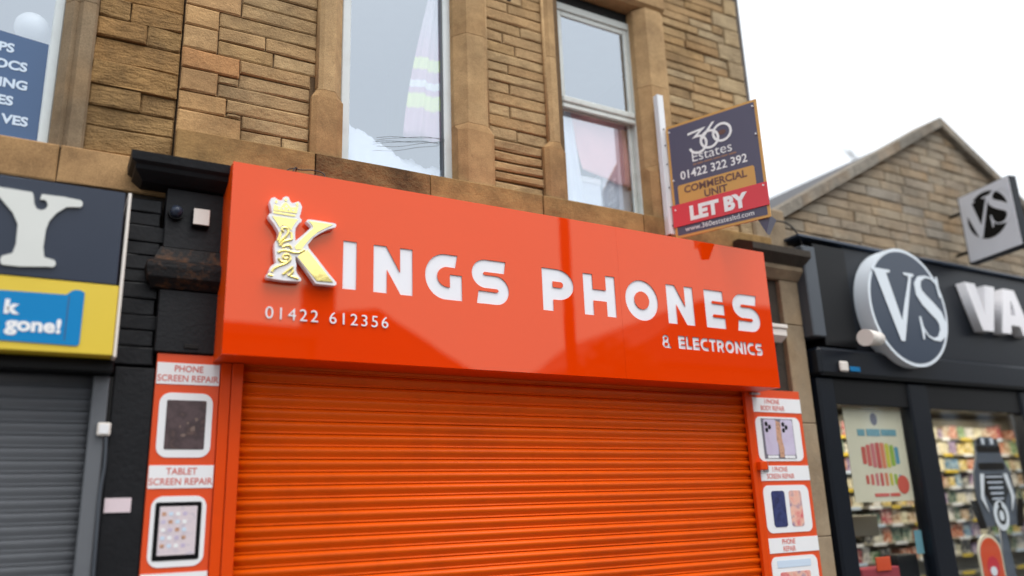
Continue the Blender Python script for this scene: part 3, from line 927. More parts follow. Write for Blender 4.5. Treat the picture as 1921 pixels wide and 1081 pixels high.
SCR = [[(1.131,3.280),(1.117,3.288),(1.120,3.304),(1.138,3.312),(1.157,3.303),(1.159,3.281),(1.143,3.252),(1.117,3.226),(1.105,3.205)],
       [(1.108,3.189),(1.126,3.217),(1.150,3.230),(1.178,3.239)], [(1.126,3.183),(1.151,3.203),(1.173,3.197),(1.180,3.182)],
       [(1.102,3.146),(1.122,3.167),(1.159,3.166),(1.196,3.158),(1.233,3.163),(1.258,3.185)],
       [(1.161,3.121),(1.146,3.113),(1.131,3.119),(1.134,3.136),(1.154,3.145),(1.176,3.133),(1.176,3.107),(1.150,3.084),(1.108,3.066),(1.076,3.040),(1.071,3.024)],
       [(1.135,3.014),(1.152,3.033),(1.175,3.052),(1.193,3.070)], [(1.165,3.011),(1.186,3.025),(1.195,3.047),(1.188,3.054)],
       [(1.049,3.004),(1.063,3.003),(1.077,3.002)], [(1.107,3.114),(1.113,3.096),(1.132,3.092),(1.155,3.098)], [(1.111,3.277),(1.108,3.250),(1.096,3.219)],
       [(1.173,3.286),(1.181,3.261),(1.178,3.239)], [(1.180,3.009),(1.208,3.008),(1.227,2.997)]]
for sc in SCR:
    tube('scroll', [(a, YK - .001, b) for a, b in sc], .0084, 'gold', em, 2)

# stray wires curling up over the sign's top edge
for i, pts in enumerate(([(1.15, 4.80, 3.70), (1.17, 4.82, 3.76), (1.22, 4.86, 3.80), (1.28, 4.87, 3.80), (1.34, 4.86, 3.81), (1.40, 4.84, 3.80), (1.43, 4.82, 3.77), (1.42, 4.80, 3.70)],
                         [(1.20, 4.80, 3.70), (1.22, 4.82, 3.79), (1.25, 4.84, 3.80), (1.23, 4.86, 3.76), (1.30, 4.85, 3.77), (1.38, 4.83, 3.765), (1.42, 4.8, 3.745)])):
    tag(tube('stray_wire', pts, .004, 'cable'), ['thin stray wire arching over the top edge of the orange sign', 'tangled shorter stray wire on the top edge of the orange sign'][i], 'wire')

# ------------------------------------------------------------------ orange roller shutter
rs = empty('roller_shutter', (3.04, 5.0, 0), 'closed orange roller shutter with horizontal ribbed slats', 'roller shutter')
PITCH = .0762
def slat_mesh(name, x0, x1, pitch, bulge, m):
    n = 9
    k0 = pitch * .17
    prof = [(0.0, 0.0), (-.006, .001), (-.0085, k0 * .35), (-.0085, k0 * .6), (-.005, k0 * .9), (-.001, k0)]
    for i in range(n + 1):
        t = i / n
        prof.append((-.002 - bulge * math.sin(math.pi * t ** 1.5) ** .8, k0 + .002 + (pitch - k0 - .005) * t))
    prof.append((0.0, pitch - .001))
    k = len(prof)
    vs = [(x0, y, z) for y, z in prof] + [(x1, y, z) for y, z in prof]
    fs = [(i, i + k, i + 1 + k, i + 1) for i in range(k - 1)] + [tuple(range(k)), tuple(range(2 * k - 1, k - 1, -1))]
    me = bpy.data.meshes.new(name)
    me.from_pydata(vs, [], fs)
    for p in me.polygons: p.use_smooth = len(p.vertices) == 4
    me.materials.append(M[m])
    me.update()
    return me
sm = slat_mesh('slat', -2.07, 2.07, PITCH, .021, 'shutter_orange')
for k in range(34):
    o = link('slat', sm, None, rs, (0, rng.uniform(-.0012, .0012), 2.505 - k * PITCH + rng.uniform(-.0008, .0008)))
    o.rotation_euler = (rng.uniform(-.012, .012), rng.uniform(-.0005, .0005), rng.uniform(-.0004, .0004))
boxes('guide_rail', [(.876, .935, 4.955, 5.03, 0, 2.529), (.939, 1.003, 4.948, 4.985, 0, 2.529)], 'frame_orange', rs, .003)
boxes('guide_rail', [(5.088, 5.135, 4.948, 4.985, 0, 2.529), (5.139, 5.178, 4.955, 5.03, 0, 2.529)], 'frame_orange', rs, .003)
box('shutter_housing', .94, 5.15, 5.012, 5.09, 2.50, 2.53, 'frame_orange', rs, .002)
box('shutter_lock', 5.132, 5.215, 4.90, 4.953, 1.885, 1.955, 'frame_orange', rs, .006)
box('lock_plate', 5.218, 5.275, 4.955, 4.962, 1.875, 1.955, 'steel_edge', rs, .002)

# ------------------------------------------------------------------ printed side panels
M['print_dark'] = photo_mat('broken_phone_photo', [(60, 48, 50), (92, 76, 78), (70, 58, 60), (120, 96, 88)], 12, distort=0.0)
M['print_shard'] = mat('grey_brown_print', (128, 108, 100), .4)
M['print_tablet'] = photo_mat('tablet_screen_print', [(206, 196, 206), (226, 212, 216), (196, 188, 200)], 24)
M['print_lilac'] = photo_mat('lilac_phone_print', [(196, 182, 208), (212, 204, 226)], 5)
M['print_hand'] = photo_mat('hand_print', [(150, 98, 74), (214, 168, 140), (120, 90, 84)], 30)
M['print_blue'] = photo_mat('blue_phone_print', [(34, 38, 76), (60, 68, 116), (30, 30, 60)], 12)
M['print_rose'] = photo_mat('rose_phone_print', [(214, 70, 96), (238, 190, 170), (110, 100, 160)], 9)
M['print_grey'] = mat('grey_print', (120, 116, 128), .4)

def ad_panel(name, x0, x1, zt, label, rows):
    t = empty(name, ((x0 + x1) / 2, 4.985, .2), label, 'advert panel')
    box('board', x0, x1, 4.97, 5.0, .2, zt, 'panel_orange', t, .002)
    for kind, z1, z0, dat in rows:
        if kind == 'head':
            hd = box('header_strip', x0 + .004, x1 - .004, 4.966, 4.9695, z0, z1, 'white', t, 0)
            for i, s in enumerate(dat):
                text('header_text', s, (x0 + x1) / 2 + (.0 if x1 - x0 < .4 else -.06), z1 - .050 - i * .056, 4.9645, .052 if x1 - x0 < .4 else .058, 'red_text', hd, 'CENTER', .0004, .001,
                     sx=.92 if x1 - x0 < .4 else .8)
        else:
            m = .03 if x1 - x0 < .4 else .045
            fr_ = shape('picture_frame', [rrect(x0 + (m if x1 - x0 < .4 else .01), x1 - m, z0, z1, .06)], 4.966, .0035, 'white', t)
            dat(fr_, x0 + m, x1 - m, z0, z1)
    return t
def pic_dark(p, a, b, z0, z1):
    shape('phone_picture', [rrect(a + .04, b - .035, z0 + .045, z1 - .042, .008)], 4.9635, .002, 'print_dark', p)
    for gx, gz, gr in ((.085, .15, .010), (.10, .20, .016), (.15, .24, .013), (.13, .17, .008), (.17, .19, .007)):
        shape('screen_glint', [[(b - gx + gr * math.cos(q) * rng.uniform(.5, 1.2), z1 - gz + gr * math.sin(q) * rng.uniform(.5, 1.4)) for q in [k * .7 for k in range(9)]]], 4.962, .001, 'print_shard', p)
def pic_tablet(p, a, b, z0, z1):
    shape('tablet_body', [rrect(a + .022, b - .025, z0 + .035, z1 - .032, .012)], 4.9635, .002, 'near_black', p)
    shape('tablet_screen', [rrect(a + .046, b - .048, z0 + .062, z1 - .055, .004)], 4.962, .001, 'print_tablet', p)
    for i in range(4):
        for j in range(5):
            xx, zz = a + .058 + i * .036, z1 - .085 - j * .042
            shape('app_icon', [rrect(xx, xx + .022, zz - .02, zz, .004, 3)], 4.9608, .0008, ('print_hand', 'print_lilac', 'white', 'pale_blue')[(i * 3 + j) % 4], p)
def pic_pair(p, a, b, z0, z1):
    shape('photo_ground', [rrect(a + .03, b - .09, z0 + .02, z1 - .015, .004)], 4.9635, .002, 'print_grey', p)
    for i, xx in enumerate((a + .055, a + .255)):
        shape('phone_back', [rrect(xx, xx + .145, z0 + .05, z1 - .022, .02)], 4.962, .001, 'print_lilac', p)
        shape('phone_edge', [rrect(xx + .01, xx + .135, z0 + .024, z0 + .046, .004)], 4.962, .001, 'white', p)
        for q in ((.03, .04), (.03, .09), (.065, .065)):
            shape('lens', [ell(xx + q[0], z1 - .022 - q[1], .018, .02, 0, 340, 14)], 4.961, .0008, 'near_black', p)
    shape('hand_print', [[(a + .2, z1 - .03), (a + .255, z1 - .05), (a + .25, z1 - .17), (a + .27, z0 + .1), (a + .26, z0 + .03), (a + .21, z0 + .03), (a + .205, z0 + .14), (a + .19, z1 - .2)]], 4.9612, .0008, 'print_hand', p)
def pic_phones(p, a, b, z0, z1):
    shape('phone_picture', [rrect(a + .05, a + .205, z0 + .045, z1 - .045, .025)], 4.9635, .002, 'print_blue', p)
    shape('phone_picture', [rrect(a + .255, a + .40, z0 + .045, z1 - .045, .025)], 4.9635, .002, 'print_rose', p)
def pic_low(p, a, b, z0, z1):
    shape('banner', [rrect(a + .03, b - .08, z1 - .085, z1 - .03, .006)], 4.9635, .002, 'pale_blue', p)
    shape('phone_picture', [rrect(a + .05, b - .1, z0 + .05, z1 - .12, .02)], 4.9635, .002, 'print_rose', p)
ad_panel('advert_panel', .525, .873, 2.568, 'narrow orange advert panel left of the shutter with phone and tablet pictures',
         [('head', 2.515, 2.392, ('PHONE', 'SCREEN REPAIR')), ('pic', 2.343, 1.980, pic_dark), ('head', 1.937, 1.812, ('TABLET', 'SCREEN REPAIR')), ('pic', 1.77, 1.396, pic_tablet),
          ('head', 1.366, 1.24, ()), ('pic', 1.2, .83, pic_dark)])
ad_panel('advert_panel', 5.181, 5.768, 2.560, 'orange advert panel right of the shutter showing pairs of phones',
         [('head', 2.490, 2.369, ('I PHONE', 'BODY REPAIR')), ('pic', 2.330, 1.960, pic_pair), ('head', 1.923, 1.800, ('I PHONE', 'SCREEN REPAIR')), ('pic', 1.763, 1.384, pic_phones),
          ('head', 1.345, 1.228, ('PHONE', 'REPAIR')), ('pic', 1.2, .82, pic_low)])
tag(box('rail_offcut', 5.15, 5.25, 4.93, 4.965, 2.508, 2.526, 'steel_edge', None, .002), 'short bare metal offcut under the right end of the orange sign', 'metal strip')

# ------------------------------------------------------------------ right-hand stone pilaster of the phone shop
pr = empty('stone_pilaster', (5.75, 5.05, 0), 'weathered beige stone pilaster between the phone shop and the navy shop', 'pilaster')
for z0, z1 in ((0, .45), (.454, 1.33), (1.334, 2.29), (2.294, 3.18), (3.184, 3.60)):
    box('shaft_block', 5.745, 5.985, 5.005, 5.3, z0, z1, 'stone_col', pr, .006)
box('recess', 5.26, 5.742, 5.05, 5.098, 2.57, 3.60, 'dark_stone', pr, .003)
prism('capital', [(3.604, [(5.60, 5.0), (6.0, 5.0), (6.0, 5.09), (5.60, 5.09)]), (3.68, [(5.36, 4.93), (6.02, 4.93), (6.02, 5.09), (5.36, 5.09)]), (3.72, [(5.36, 4.93), (6.02, 4.93), (6.02, 5.09), (5.36, 5.09)])], 'stone_col', pr)
prism('cornice', [(3.724, [(5.30, 4.93), (6.0, 4.93), (6.0, 5.07), (5.30, 5.07)]), (3.80, [(5.28, 4.84), (6.02, 4.84), (6.02, 5.07), (5.28, 5.07)]), (3.86, [(5.28, 4.84), (6.02, 4.84), (6.02, 5.07), (5.28, 5.07)]), (3.93, [(5.28, 5.0), (6.02, 5.0), (6.02, 5.07), (5.28, 5.07)])], 'dark_stone', pr)
prism('corbel', [(3.00, [(5.50, 4.99), (5.66, 4.99), (5.66, 5.003), (5.50, 5.003)]), (3.05, [(5.49, 4.93), (5.67, 4.93), (5.67, 5.003), (5.49, 5.003)]), (3.11, [(5.49, 4.93), (5.67, 4.93), (5.67, 5.003), (5.49, 5.003)])], 'off_white', pr)
box('corbel_cap', 5.48, 5.68, 4.915, 5.003, 3.113, 3.15, 'off_white', pr, .006)
box('kneeler', 5.62, 6.05, 5.10, 5.4, 3.94, 4.36, 'stone_col', pr, .02)
tag(tube('black_cable', [(5.80, 5.06, 4.20), (5.95, 5.03, 4.22), (6.06, 5.0, 4.12), (6.10, 4.98, 3.98), (6.12, 4.96, 3.8)], .008, 'cable'), 'black cable looping down beside the stone kneeler block', 'cable')
tag(tube('rain_pipe', [(5.80, 5.17, 4.4), (5.80, 5.17, 5.0), (5.80, 5.17, 6.0), (5.80, 5.17, 7.2)], .034, 'pipe'), 'dark rainwater pipe down the right corner of the building', 'pipe')

# ------------------------------------------------------------------ estate agent's board
ang = math.atan2(-.75, .34)
BW, BH = .823, 1.045
eb = empty('letting_board', (4.54, 5.0, 3.825), 'dark letting board with red LET BY strip projecting from the wall', 'sign board', rz=ang)
# local frame: x runs out from the wall, -y faces the camera side
def bplace(cx, cy, cz): return (cx, -cz, cy)
eb_l = lambda u: u * BW
ebv = lambda v: BH * (1 - v)
def bshape(name, loops, y, th, m, p=None):
    return shape(name, loops, y, th, m, p or eb, place=lambda a, b, c: (a, y + th / 2 - c, b), local=True)
def btext(name, s, u, v, size, m, bold=0, align='CENTER', sx=1.0, y=-.0045, p=None):
    return text(name, s, eb_l(u), ebv(v), y, size, m, p or eb, align, bold, .001, sx, place=lambda a, b, c: (a, y - c + .001, b), local=True)
bd = bshape('board', [rrect(0, BW, 0, BH, .006)], 0.0, .012, 'gold_flat')
bshape('board_print', [rrect(.022, BW - .022, .022, BH - .022, .004)], -.002, .0018, 'navy_board')
bshape('offer_tab', [rrect(eb_l(.075), eb_l(.90), ebv(.80), ebv(.55), .02)], -.004, .0018, 'gold_flat')
def lring(u, v, a0, a1):
    cx, cz = eb_l(u), ebv(v)
    if a1 - a0 >= 360: return [ell(cx, cz, .088, .088, 0, 355, 40), ell(cx, cz, .066, .066, 0, 355, 40)]
    return [ell(cx, cz, .088, .088, a0, a1, 26) + ell(cx, cz, .066, .066, a1, a0, 26)]
c3x, c3z, c6x, c6z = eb_l(.345), ebv(.238), eb_l(.475), ebv(.222)
lf = bshape('logo_figure', lring(.345, .238, -165, 78), -.0052, .0012, 'white')
bshape('logo_stroke', [[(c3x - .085, c3z + .128), (c3x + .085, c3z + .142), (c3x + .01, c3z + .088), (c3x + .025, c3z + .066), (c3x - .05, c3z + .066), (c3x + .022, c3z + .120), (c3x - .085, c3z + .106)]], -.0054, .0012, 'white', lf)
lf = bshape('logo_figure', lring(.475, .222, 0, 360), -.0058, .0012, 'white')
bshape('logo_stroke', [[(c6x - .084, c6z + .02), (c6x + .035, c6z + .148), (c6x + .062, c6z + .148), (c6x - .06, c6z + .012)]], -.0061, .0012, 'white', lf)
bshape('logo_ring', lring(.615, .195, 0, 360), -.0068, .0012, 'white')
bshape('logo_mark', [ell(eb_l(.615), ebv(.195), .034, .022, 0, 345, 16)], -.0045, .0012, 'brown_print')
btext('board_text', 'Estates', .48, .378, .128, 'white', -.0005, sx=1.02)
x = eb_l(.27)
for w in (.03, .05, .075, .06, .055, .065):
    bshape('tagline_word', [rrect(x, x + w, ebv(.409), ebv(.396), .002, 2)], -.0045, .001, 'tagline')
    x += w + .010
btext('board_text', '01422 322 392', .48, .505, .105, 'white', .0015, sx=.94)
btext('board_text', 'COMMERCIAL', .48, .628, .088, 'brown_print', .0025, y=-.0055)
btext('board_text', 'UNIT', .48, .705, .088, 'brown_print', .0025, y=-.0055)
st = bshape('let_strip', [rrect(-.006, BW + .006, ebv(.905), ebv(.715), .003)], -.012, .006, 'red_strip')
btext('strip_text', 'LET BY', .48, .87, .165, 'white', .009, y=-.0145, p=st, sx=.98)
btext('board_text', 'www.360estatesltd.com', .48, .957, .062, 'white', .0)
for u, v in ((.04, .06), (.04, .5), (.96, .3), (.03, .76), (.97, .74), (.96, .06)):
    cyl('screw_head', (eb_l(u), -.019, ebv(v)), (eb_l(u), -.001, ebv(v)), .007, 'white', eb, 10, local=True)
# the second face of the V-board
bm = bmesh.new()
bm_box(bm, 0, BW - .03, 0, .012, .01, BH - .01, .002)
bmesh.ops.rotate(bm, cent=(0, .012, 0), matrix=Matrix.Rotation(RAD(1.5), 3, 'Z'), verts=bm.verts)
bmesh.ops.translate(bm, vec=(.01, .02, 0), verts=bm.verts)
from_bm('rear_board', bm, 'alu', eb, local=True)
mesh('bracket', [(BW - .12, .02, .02), (BW - .01, .02, .02), (BW - .06, .03, -.12), (BW - .12, .15, .02), (BW - .01, .17, .02), (BW - .06, .10, -.12)], [(0, 2, 1), (3, 4, 5), (0, 1, 4, 3), (1, 2, 5, 4), (0, 3, 5, 2)], 'navy_board', eb, local=True)
po = boxes('mounting_post', [(4.488, 4.555, 5.012, 5.022, 3.87, 5.20), (4.488, 4.494, 5.0225, 5.07, 3.87, 5.20), (4.549, 4.555, 5.0225, 5.07, 3.87, 5.20)], 'alu', None, .002)
tag(po, 'slim white aluminium channel post fixed to the wall beside the letting board', 'post')
for zz in (3.95, 4.12, 4.3, 4.52, 4.7, 4.86):
    cyl('rivet', (4.525, 5.004, zz), (4.525, 5.0125, zz), .006, 'grey_dark', po, 8)

# ------------------------------------------------------------------ left neighbour
lb = empty('neighbour_building', (-1.5, 5.6, 0), 'sooty sandstone building at the left edge above the yellow and slate shop sign', 'building')
boxes('backing_wall', [(-.06, .535, 5.188, 5.45, 3.6, 7.3), (-4.5, -1.12, 5.188, 5.45, 3.6, 7.3), (-1.119, -.061, 5.168, 5.448, 6.0, 7.298), (-1.119, -.061, 5.168, 5.448, 3.602, 3.80)], 'mortar', lb, 0)
box('lower_wall', -4.5, .535, 5.11, 5.44, 0, 3.595, 'dark_stone', lb, 0)
box('rear_block', -4.5, .54, 7.9, 12, 0, 7.25, 'mortar', lb, 0)
boxes('room_shell', [(-4.4, .53, 5.46, 7.89, 3.4, 3.5), (-4.4, .53, 5.46, 7.89, 6.5, 6.6), (-4.4, .53, 7.8, 7.89, 3.51, 6.49)], 'plaster', lb, 0)
mesh('roof', [(-4.6, 4.85, 7.33), (.38, 4.85, 7.33), (.38, 8.5, 9.5), (-4.6, 8.5, 9.5), (-4.6, 12.2, 7.33), (.38, 12.2, 7.33), (-4.6, 4.85, 7.25), (.38, 4.85, 7.25), (.38, 12.2, 7.25), (-4.6, 12.2, 7.25)],
     [(0, 1, 2, 3), (3, 2, 5, 4), (6, 9, 8, 7), (0, 6, 7, 1), (4, 5, 8, 9), (0, 3, 4, 9, 6), (1, 7, 8, 5, 2)], 'roof_slate', lb)
courses(.03, .532, 3.82, 6.9, 5.148, 'stone_left', lb, ch=.15, lmin=.28, lmax=.6, rough=.014, gap=.0015)
courses(-2.2, -1.32, 3.82, 6.9, 5.148, 'stone_left', lb, ch=.15, lmin=.28, lmax=.6, rough=.014, gap=.0015)
sxl = [-2.2, -1.2, -.085, .535]
for a, b in zip(sxl, sxl[1:]):
    stone(a, b, 3.56, 3.80, 5.085, 'stone_base', lb, .004, .003, depth=.2, name='sill_stone', edge=.008)
def ljamb(xi, s):
    f = lambda d, y: (xi + s * d, y)
    pl = [f(0, 5.32), f(0, 5.19), f(.05, 5.13), f(.075, 5.15), f(.10, 5.115), f(.17, 5.115), f(.185, 5.14), f(.185, 5.32)]
    if s < 0: pl = pl[::-1]
    prism('jamb_shaft', [(3.805, pl), (4.8, pl)], 'stone_jambl', lb)
    prism('jamb_shaft', [(4.804, pl), (5.98, pl)], 'stone_jambl', lb)
ljamb(-.15, 1)
ljamb(-1.13, -1)
prism('lintel', [(5.985, [(-1.33, 5.12), (.05, 5.12), (.05, 5.4), (-1.33, 5.4)]), (6.3, [(-1.33, 5.12), (.05, 5.12), (.05, 5.4), (-1.33, 5.4)])], 'stone_smooth', lb)
lw_ = boxes('casement_window', fr(-1.125, -.152, 3.805, 5.98, .058, 5.25, 5.32), 'upvc', lb, .006)
box('pane', -1.07, -.205, 5.283, 5.291, 3.86, 5.925, 'glass', lw_, 0)
vy = shape('window_poster', [[(-1.06, 3.87), (-1.06, 4.62), (-.216, 4.53), (-.212, 3.87)]], 5.272, .003, 'poster_blue')
tag(vy, 'navy blue poster with pale lettering on the left neighbour window', 'poster')
for s, xr, zz in (('PS', -.392, 4.425), ('OCS', -.312, 4.313), ('ING', -.296, 4.19), ('ES', -.360, 4.075), ('VES', -.270, 3.955)):
    text('poster_text', s, xr, zz, 5.2695, .082, 'pale_blue', vy, 'RIGHT', .003, .001, sx=1.05)
bm = bmesh.new()
bmesh.ops.create_uvsphere(bm, u_segments=20, v_segments=12, radius=.10)
bmesh.ops.translate(bm, vec=(-.325, 5.42, 4.70), verts=bm.verts)
la = from_bm('paper_lantern', bm, 'white', None, True)
tag(la, 'round white paper lantern above the blue poster in the left window', 'lantern')

# left shop sign
ls_ = empty('neighbour_sign', (-1.6, 4.9, 2.49), 'slate grey and yellow shop sign at the left with big cream letter Y', 'shop sign')
box('slate_panel', -3.4, .268, 4.75, 5.08, 2.885, 3.425, 'slate_sign', ls_, .004)
box('yellow_panel', -3.4, .280, 4.752, 5.08, 2.497, 2.882, 'yellow', ls_, .003)
box('end_cap', .283, .300, 4.76, 5.08, 2.49, 3.43, 'off_white', ls_, .003)
yy = ([(-.40, 3.352), (-.40, 3.32)] + [(-.335, 3.31), (-.30, 3.27), (-.255, 3.22), (-.226, 3.16), (-.222, 3.05), (-.232, 3.0), (-.262, 2.985)] + ell(-.262, 2.958, .02, .027, 110, 250, 6)
      + [(-.19, 2.932), (-.07, 2.946)] + ell(-.052, 2.966, .02, .022, -70, 70, 6) + [(-.088, 2.995), (-.098, 3.05), (-.096, 3.15), (-.085, 3.20), (-.055, 3.25), (-.012, 3.29), (.03, 3.296)]
      + ell(.044, 3.318, .018, .021, -80, 80, 6) + [(-.03, 3.345), (-.135, 3.343), (-.14, 3.31)] + ell(-.132, 3.285, .03, .032, 70, -160, 12)[::1] + [(-.165, 3.29), (-.172, 3.33), (-.18, 3.347)])
shape('letter', [yy], 4.735, .014, 'cream', ls_)
sc_ = shape('blue_scroll', [[(-1.0, 2.545), (-1.0, 2.80), (-.30, 2.80), (.035, 2.806)] + ell(.085, 2.815, .036, .022, 150, 20, 6) + [(.119, 2.56)] + ell(.10, 2.55, .018, .014, 0, -90, 4) + [(-.2, 2.542)]], 4.746, .004, 'blue', ls_)
box('scroll_fold', .045, .050, 4.7445, 4.7458, 2.56, 2.80, 'poster_blue', sc_, 0)
text('scroll_text', 'k', -.183, 2.685, 4.7435, .098, 'white', sc_, 'RIGHT', .005, .001, sx=1.15)
text('scroll_text', 'gone!', .030, 2.598, 4.7435, .10, 'white', sc_, 'RIGHT', .004, .001, sx=1.12)

# grey shutter of the left shop
gs = empty('roller_shutter', (-1.4, 5.0, 0), 'closed dull grey roller shutter under the yellow sign', 'roller shutter')
gm = slat_mesh('slat', -1.62, 1.62, .0655, .009, 'grey_shutter')
for k in range(37):
    link('slat', gm, None, gs, (0, .005, 2.36 - k * .0655))
box('guide_rail', .212, .292, 4.955, 5.03, 0, 2.42, 'grey_shutter', gs, .006)
box('shutter_housing', -3.3, .30, 4.86, 5.08, 2.425, 2.492, 'near_black', gs, .006)

# black painted pilaster between the two shops
bp = empty('painted_pilaster', (.6, 5.0, 0), 'black painted shopfront pilaster with cornice between the two shutters', 'pilaster')
box('shaft', .315, .522, 4.985, 5.10, 0, 2.48, 'black_paint', bp, .004)
box('plinth_side', .296, .313, 4.99, 5.10, 0, 2.42, 'black_gap', bp, 0)  # black strip painted as the shade in the gap beside the rail
box('backing', .524, .874, 5.005, 5.098, 0, 2.60, 'black_paint', bp, .003)
zz = 2.50
while zz < 3.46:
    h = rng.uniform(.075, .105)
    stone(.305, .50 + rng.uniform(-.02, .02), zz, zz + h, 5.0, 'black_paint', bp, .003, .0012, depth=.1, name='painted_brick', edge=.006)
    zz += h
box('dado_block', .505, .86, 4.955, 5.098, 2.575, 2.945, 'black_paint', bp, .006)
box('dado_notch', .66, .74, 4.945, 4.954, 2.60, 2.625, 'black_gap', bp, .002)  # raised black strip, paints the shade of a notch
prism('moulding', [(2.95, [(.46, 4.95), (.90, 4.95), (.90, 5.098), (.46, 5.098)]), (3.0, [(.43, 4.885), (.90, 4.885), (.90, 5.098), (.43, 5.098)]), (3.06, [(.42, 4.875), (.90, 4.875), (.90, 5.098), (.42, 5.098)]),
                   (3.085, [(.42, 4.875), (.90, 4.875), (.90, 5.098), (.42, 5.098)]), (3.12, [(.46, 4.93), (.90, 4.93), (.90, 5.098), (.46, 5.098)]), (3.20, [(.49, 4.95), (.90, 4.95), (.90, 5.098), (.49, 5.098)])], 'black_rust', bp)
box('frieze', .505, .90, 4.965, 5.098, 3.205, 3.58, 'black_paint', bp, .004)
prism('cornice', [(3.585, [(.36, 4.93), (.93, 4.93), (.93, 5.07), (.36, 5.07)]), (3.625, [(.31, 4.84), (.94, 4.84), (.94, 5.07), (.31, 5.07)]), (3.65, [(.31, 4.83), (.94, 4.83), (.94, 5.07), (.31, 5.07)]),
                  (3.665, [(.285, 4.80), (.95, 4.80), (.95, 5.07), (.285, 5.07)]), (3.715, [(.28, 4.79), (.95, 4.79), (.95, 5.07), (.28, 5.07)]), (3.735, [(.30, 4.86), (.95, 4.86), (.95, 5.07), (.30, 5.07)])], 'black_paint', bp)
fl = empty('floodlight', (.70, 4.93, 3.35), 'small square pale floodlight on the black pilaster under its cornice', 'lamp')
box('housing', .65, .752, 4.915, 4.96, 3.345, 3.46, 'near_black', fl, .006)
box('lens', .655, .747, 4.908, 4.914, 3.352, 3.453, 'off_white', fl, .002)
cc = empty('security_camera', (.56, 4.93, 3.40), 'small black dome security camera beside the square floodlight', 'camera')
cyl('base', (.56, 4.963, 3.42), (.56, 4.93, 3.42), .045, 'near_black', cc, 20)
bm = bmesh.new()
bmesh.ops.create_uvsphere(bm, u_segments=16, v_segments=10, radius=.036)
bmesh.ops.translate(bm, vec=(.56, 4.92, 3.42), verts=bm.verts)
from_bm('dome', bm, 'slate_sign', cc, True)
jb = empty('junction_box', (.285, 4.95, 2.09), 'small white plastic box on the edge of the grey shutter rail', 'junction box')
box('case', .252, .318, 4.925, 4.954, 2.092, 2.162, 'off_white', jb, .006)
box('cover', .262, .308, 4.922, 4.9248, 2.102, 2.152, 'white', jb, .001)
tag(tube('conduit', [(.30, 4.945, 2.09), (.31, 4.945, 1.95), (.295, 4.95, 1.8), (.30, 4.945, 1.6), (.305, 4.95, 1.2), (.30, 4.95, .4)], .009, 'grey_dark'), 'thin grey cable running down from the white junction box', 'cable')
nt = box('notice', .325, .455, 4.978, 4.984, 1.69, 1.766, 'pink_white', None, .001)
tag(nt, 'small pinkish white notice on the black pilaster', 'notice')

# ------------------------------------------------------------------ navy shop building on the right
vb = empty('gable_building', (9.0, 5.6, 0), 'single storey stone building with a steep gable above the navy shop', 'building')
AX, AZ, SL = 9.056, 6.03, .548
gz = lambda x: AZ - .10 - SL * abs(x - AX)
mesh('gable_backing', [(6.0, 5.219, 2.6), (12.1, 5.219, 2.6), (12.1, 5.219, gz(12.1)), (AX, 5.219, gz(AX)), (6.0, 5.219, gz(6.0)), (6.0, 5.5, 2.6), (12.1, 5.5, 2.6), (12.1, 5.5, gz(12.1)), (AX, 5.5, gz(AX)), (6.0, 5.5, gz(6.0))],
     [(0, 1, 2, 3, 4), (9, 8, 7, 6, 5), (0, 5, 6, 1), (1, 6, 7, 2), (2, 7, 8, 3), (3, 8, 9, 4), (4, 9, 5, 0)], 'mortar', vb)
z = 3.98
while z < 5.85:
    h = rng.uniform(.105, .13)
    half = (AZ - .10 - z) / SL
    a, b = max(6.02, AX - half), min(11.0, AX + half)
    x = a
    while x < b - .03:
        w = rng.uniform(.3, .6)
        if b - x - w < .2: w = b - x
        stone(x, x + w, z, z + h, 5.205, 'stone_vs', vb, .006, .003, clip=lambda q: gz(q) - .005)
        x += w
    z += h
# roof slopes with stone coping
for s in (-1, 1):
    xe = AX + s * 3.12
    ze = AZ - SL * 3.12
    mesh('roof_slope', [(AX, 5.48, AZ - .02), (xe, 5.48, ze - .02), (xe, 13, ze - .02), (AX, 13, AZ - .02), (AX, 5.48, AZ - .14), (xe, 5.48, ze - .14), (xe, 13, ze - .14), (AX, 13, AZ - .14)],
         [(0, 1, 2, 3), (4, 7, 6, 5), (0, 4, 5, 1), (1, 5, 6, 2), (2, 6, 7, 3), (3, 7, 4, 0)], 'roof_slate', vb)
    n = 7
    for k in range(n):
        a, b = 3.14 * k / n + .003, 3.14 * (k + 1) / n - .003
        if k == 0: a = .002
        vs = []
        for d in (a, b):
            for y, dz in ((5.13, .03), (5.50, .03), (5.50, -.09), (5.13, -.09)):
                vs.append((AX + s * d, y, AZ - SL * d + dz))
        mesh('coping_stone', vs, [(0, 1, 2, 3), (4, 7, 6, 5), (0, 4, 5, 1), (1, 5, 6, 2), (2, 6, 7, 3), (3, 7, 4, 0)], 'coping', vb)
boxes('side_wall', [(6.02, 6.2, 5.5, 12.8, 0, 4.2), (11.9, 12.1, 5.5, 12.8, 0, 4.2), (6.2, 11.9, 12.6, 12.8, 0, 4.2)], 'stone_vs', vb, 0)
boxes('shop_shell', [(6.21, 11.89, 5.2, 7.6, 2.70, 2.76), (6.21, 11.89, 7.5, 7.6, 0.02, 2.69), (6.21, 11.89, 5.2, 7.49, 0.0, .015)], 'shelf', vb, 0)
ae = empty('tv_aerial', (10.6, 7.5, 5.9), 'thin grey television aerial behind the gable coping', 'aerial')
cyl('mast', (10.6, 7.5, 5.1), (10.6, 7.5, 6.95), .008, 'galv', ae, 8)
cyl('boom', (10.38, 7.45, 6.84), (10.82, 7.55, 6.90), .005, 'galv', ae, 6)
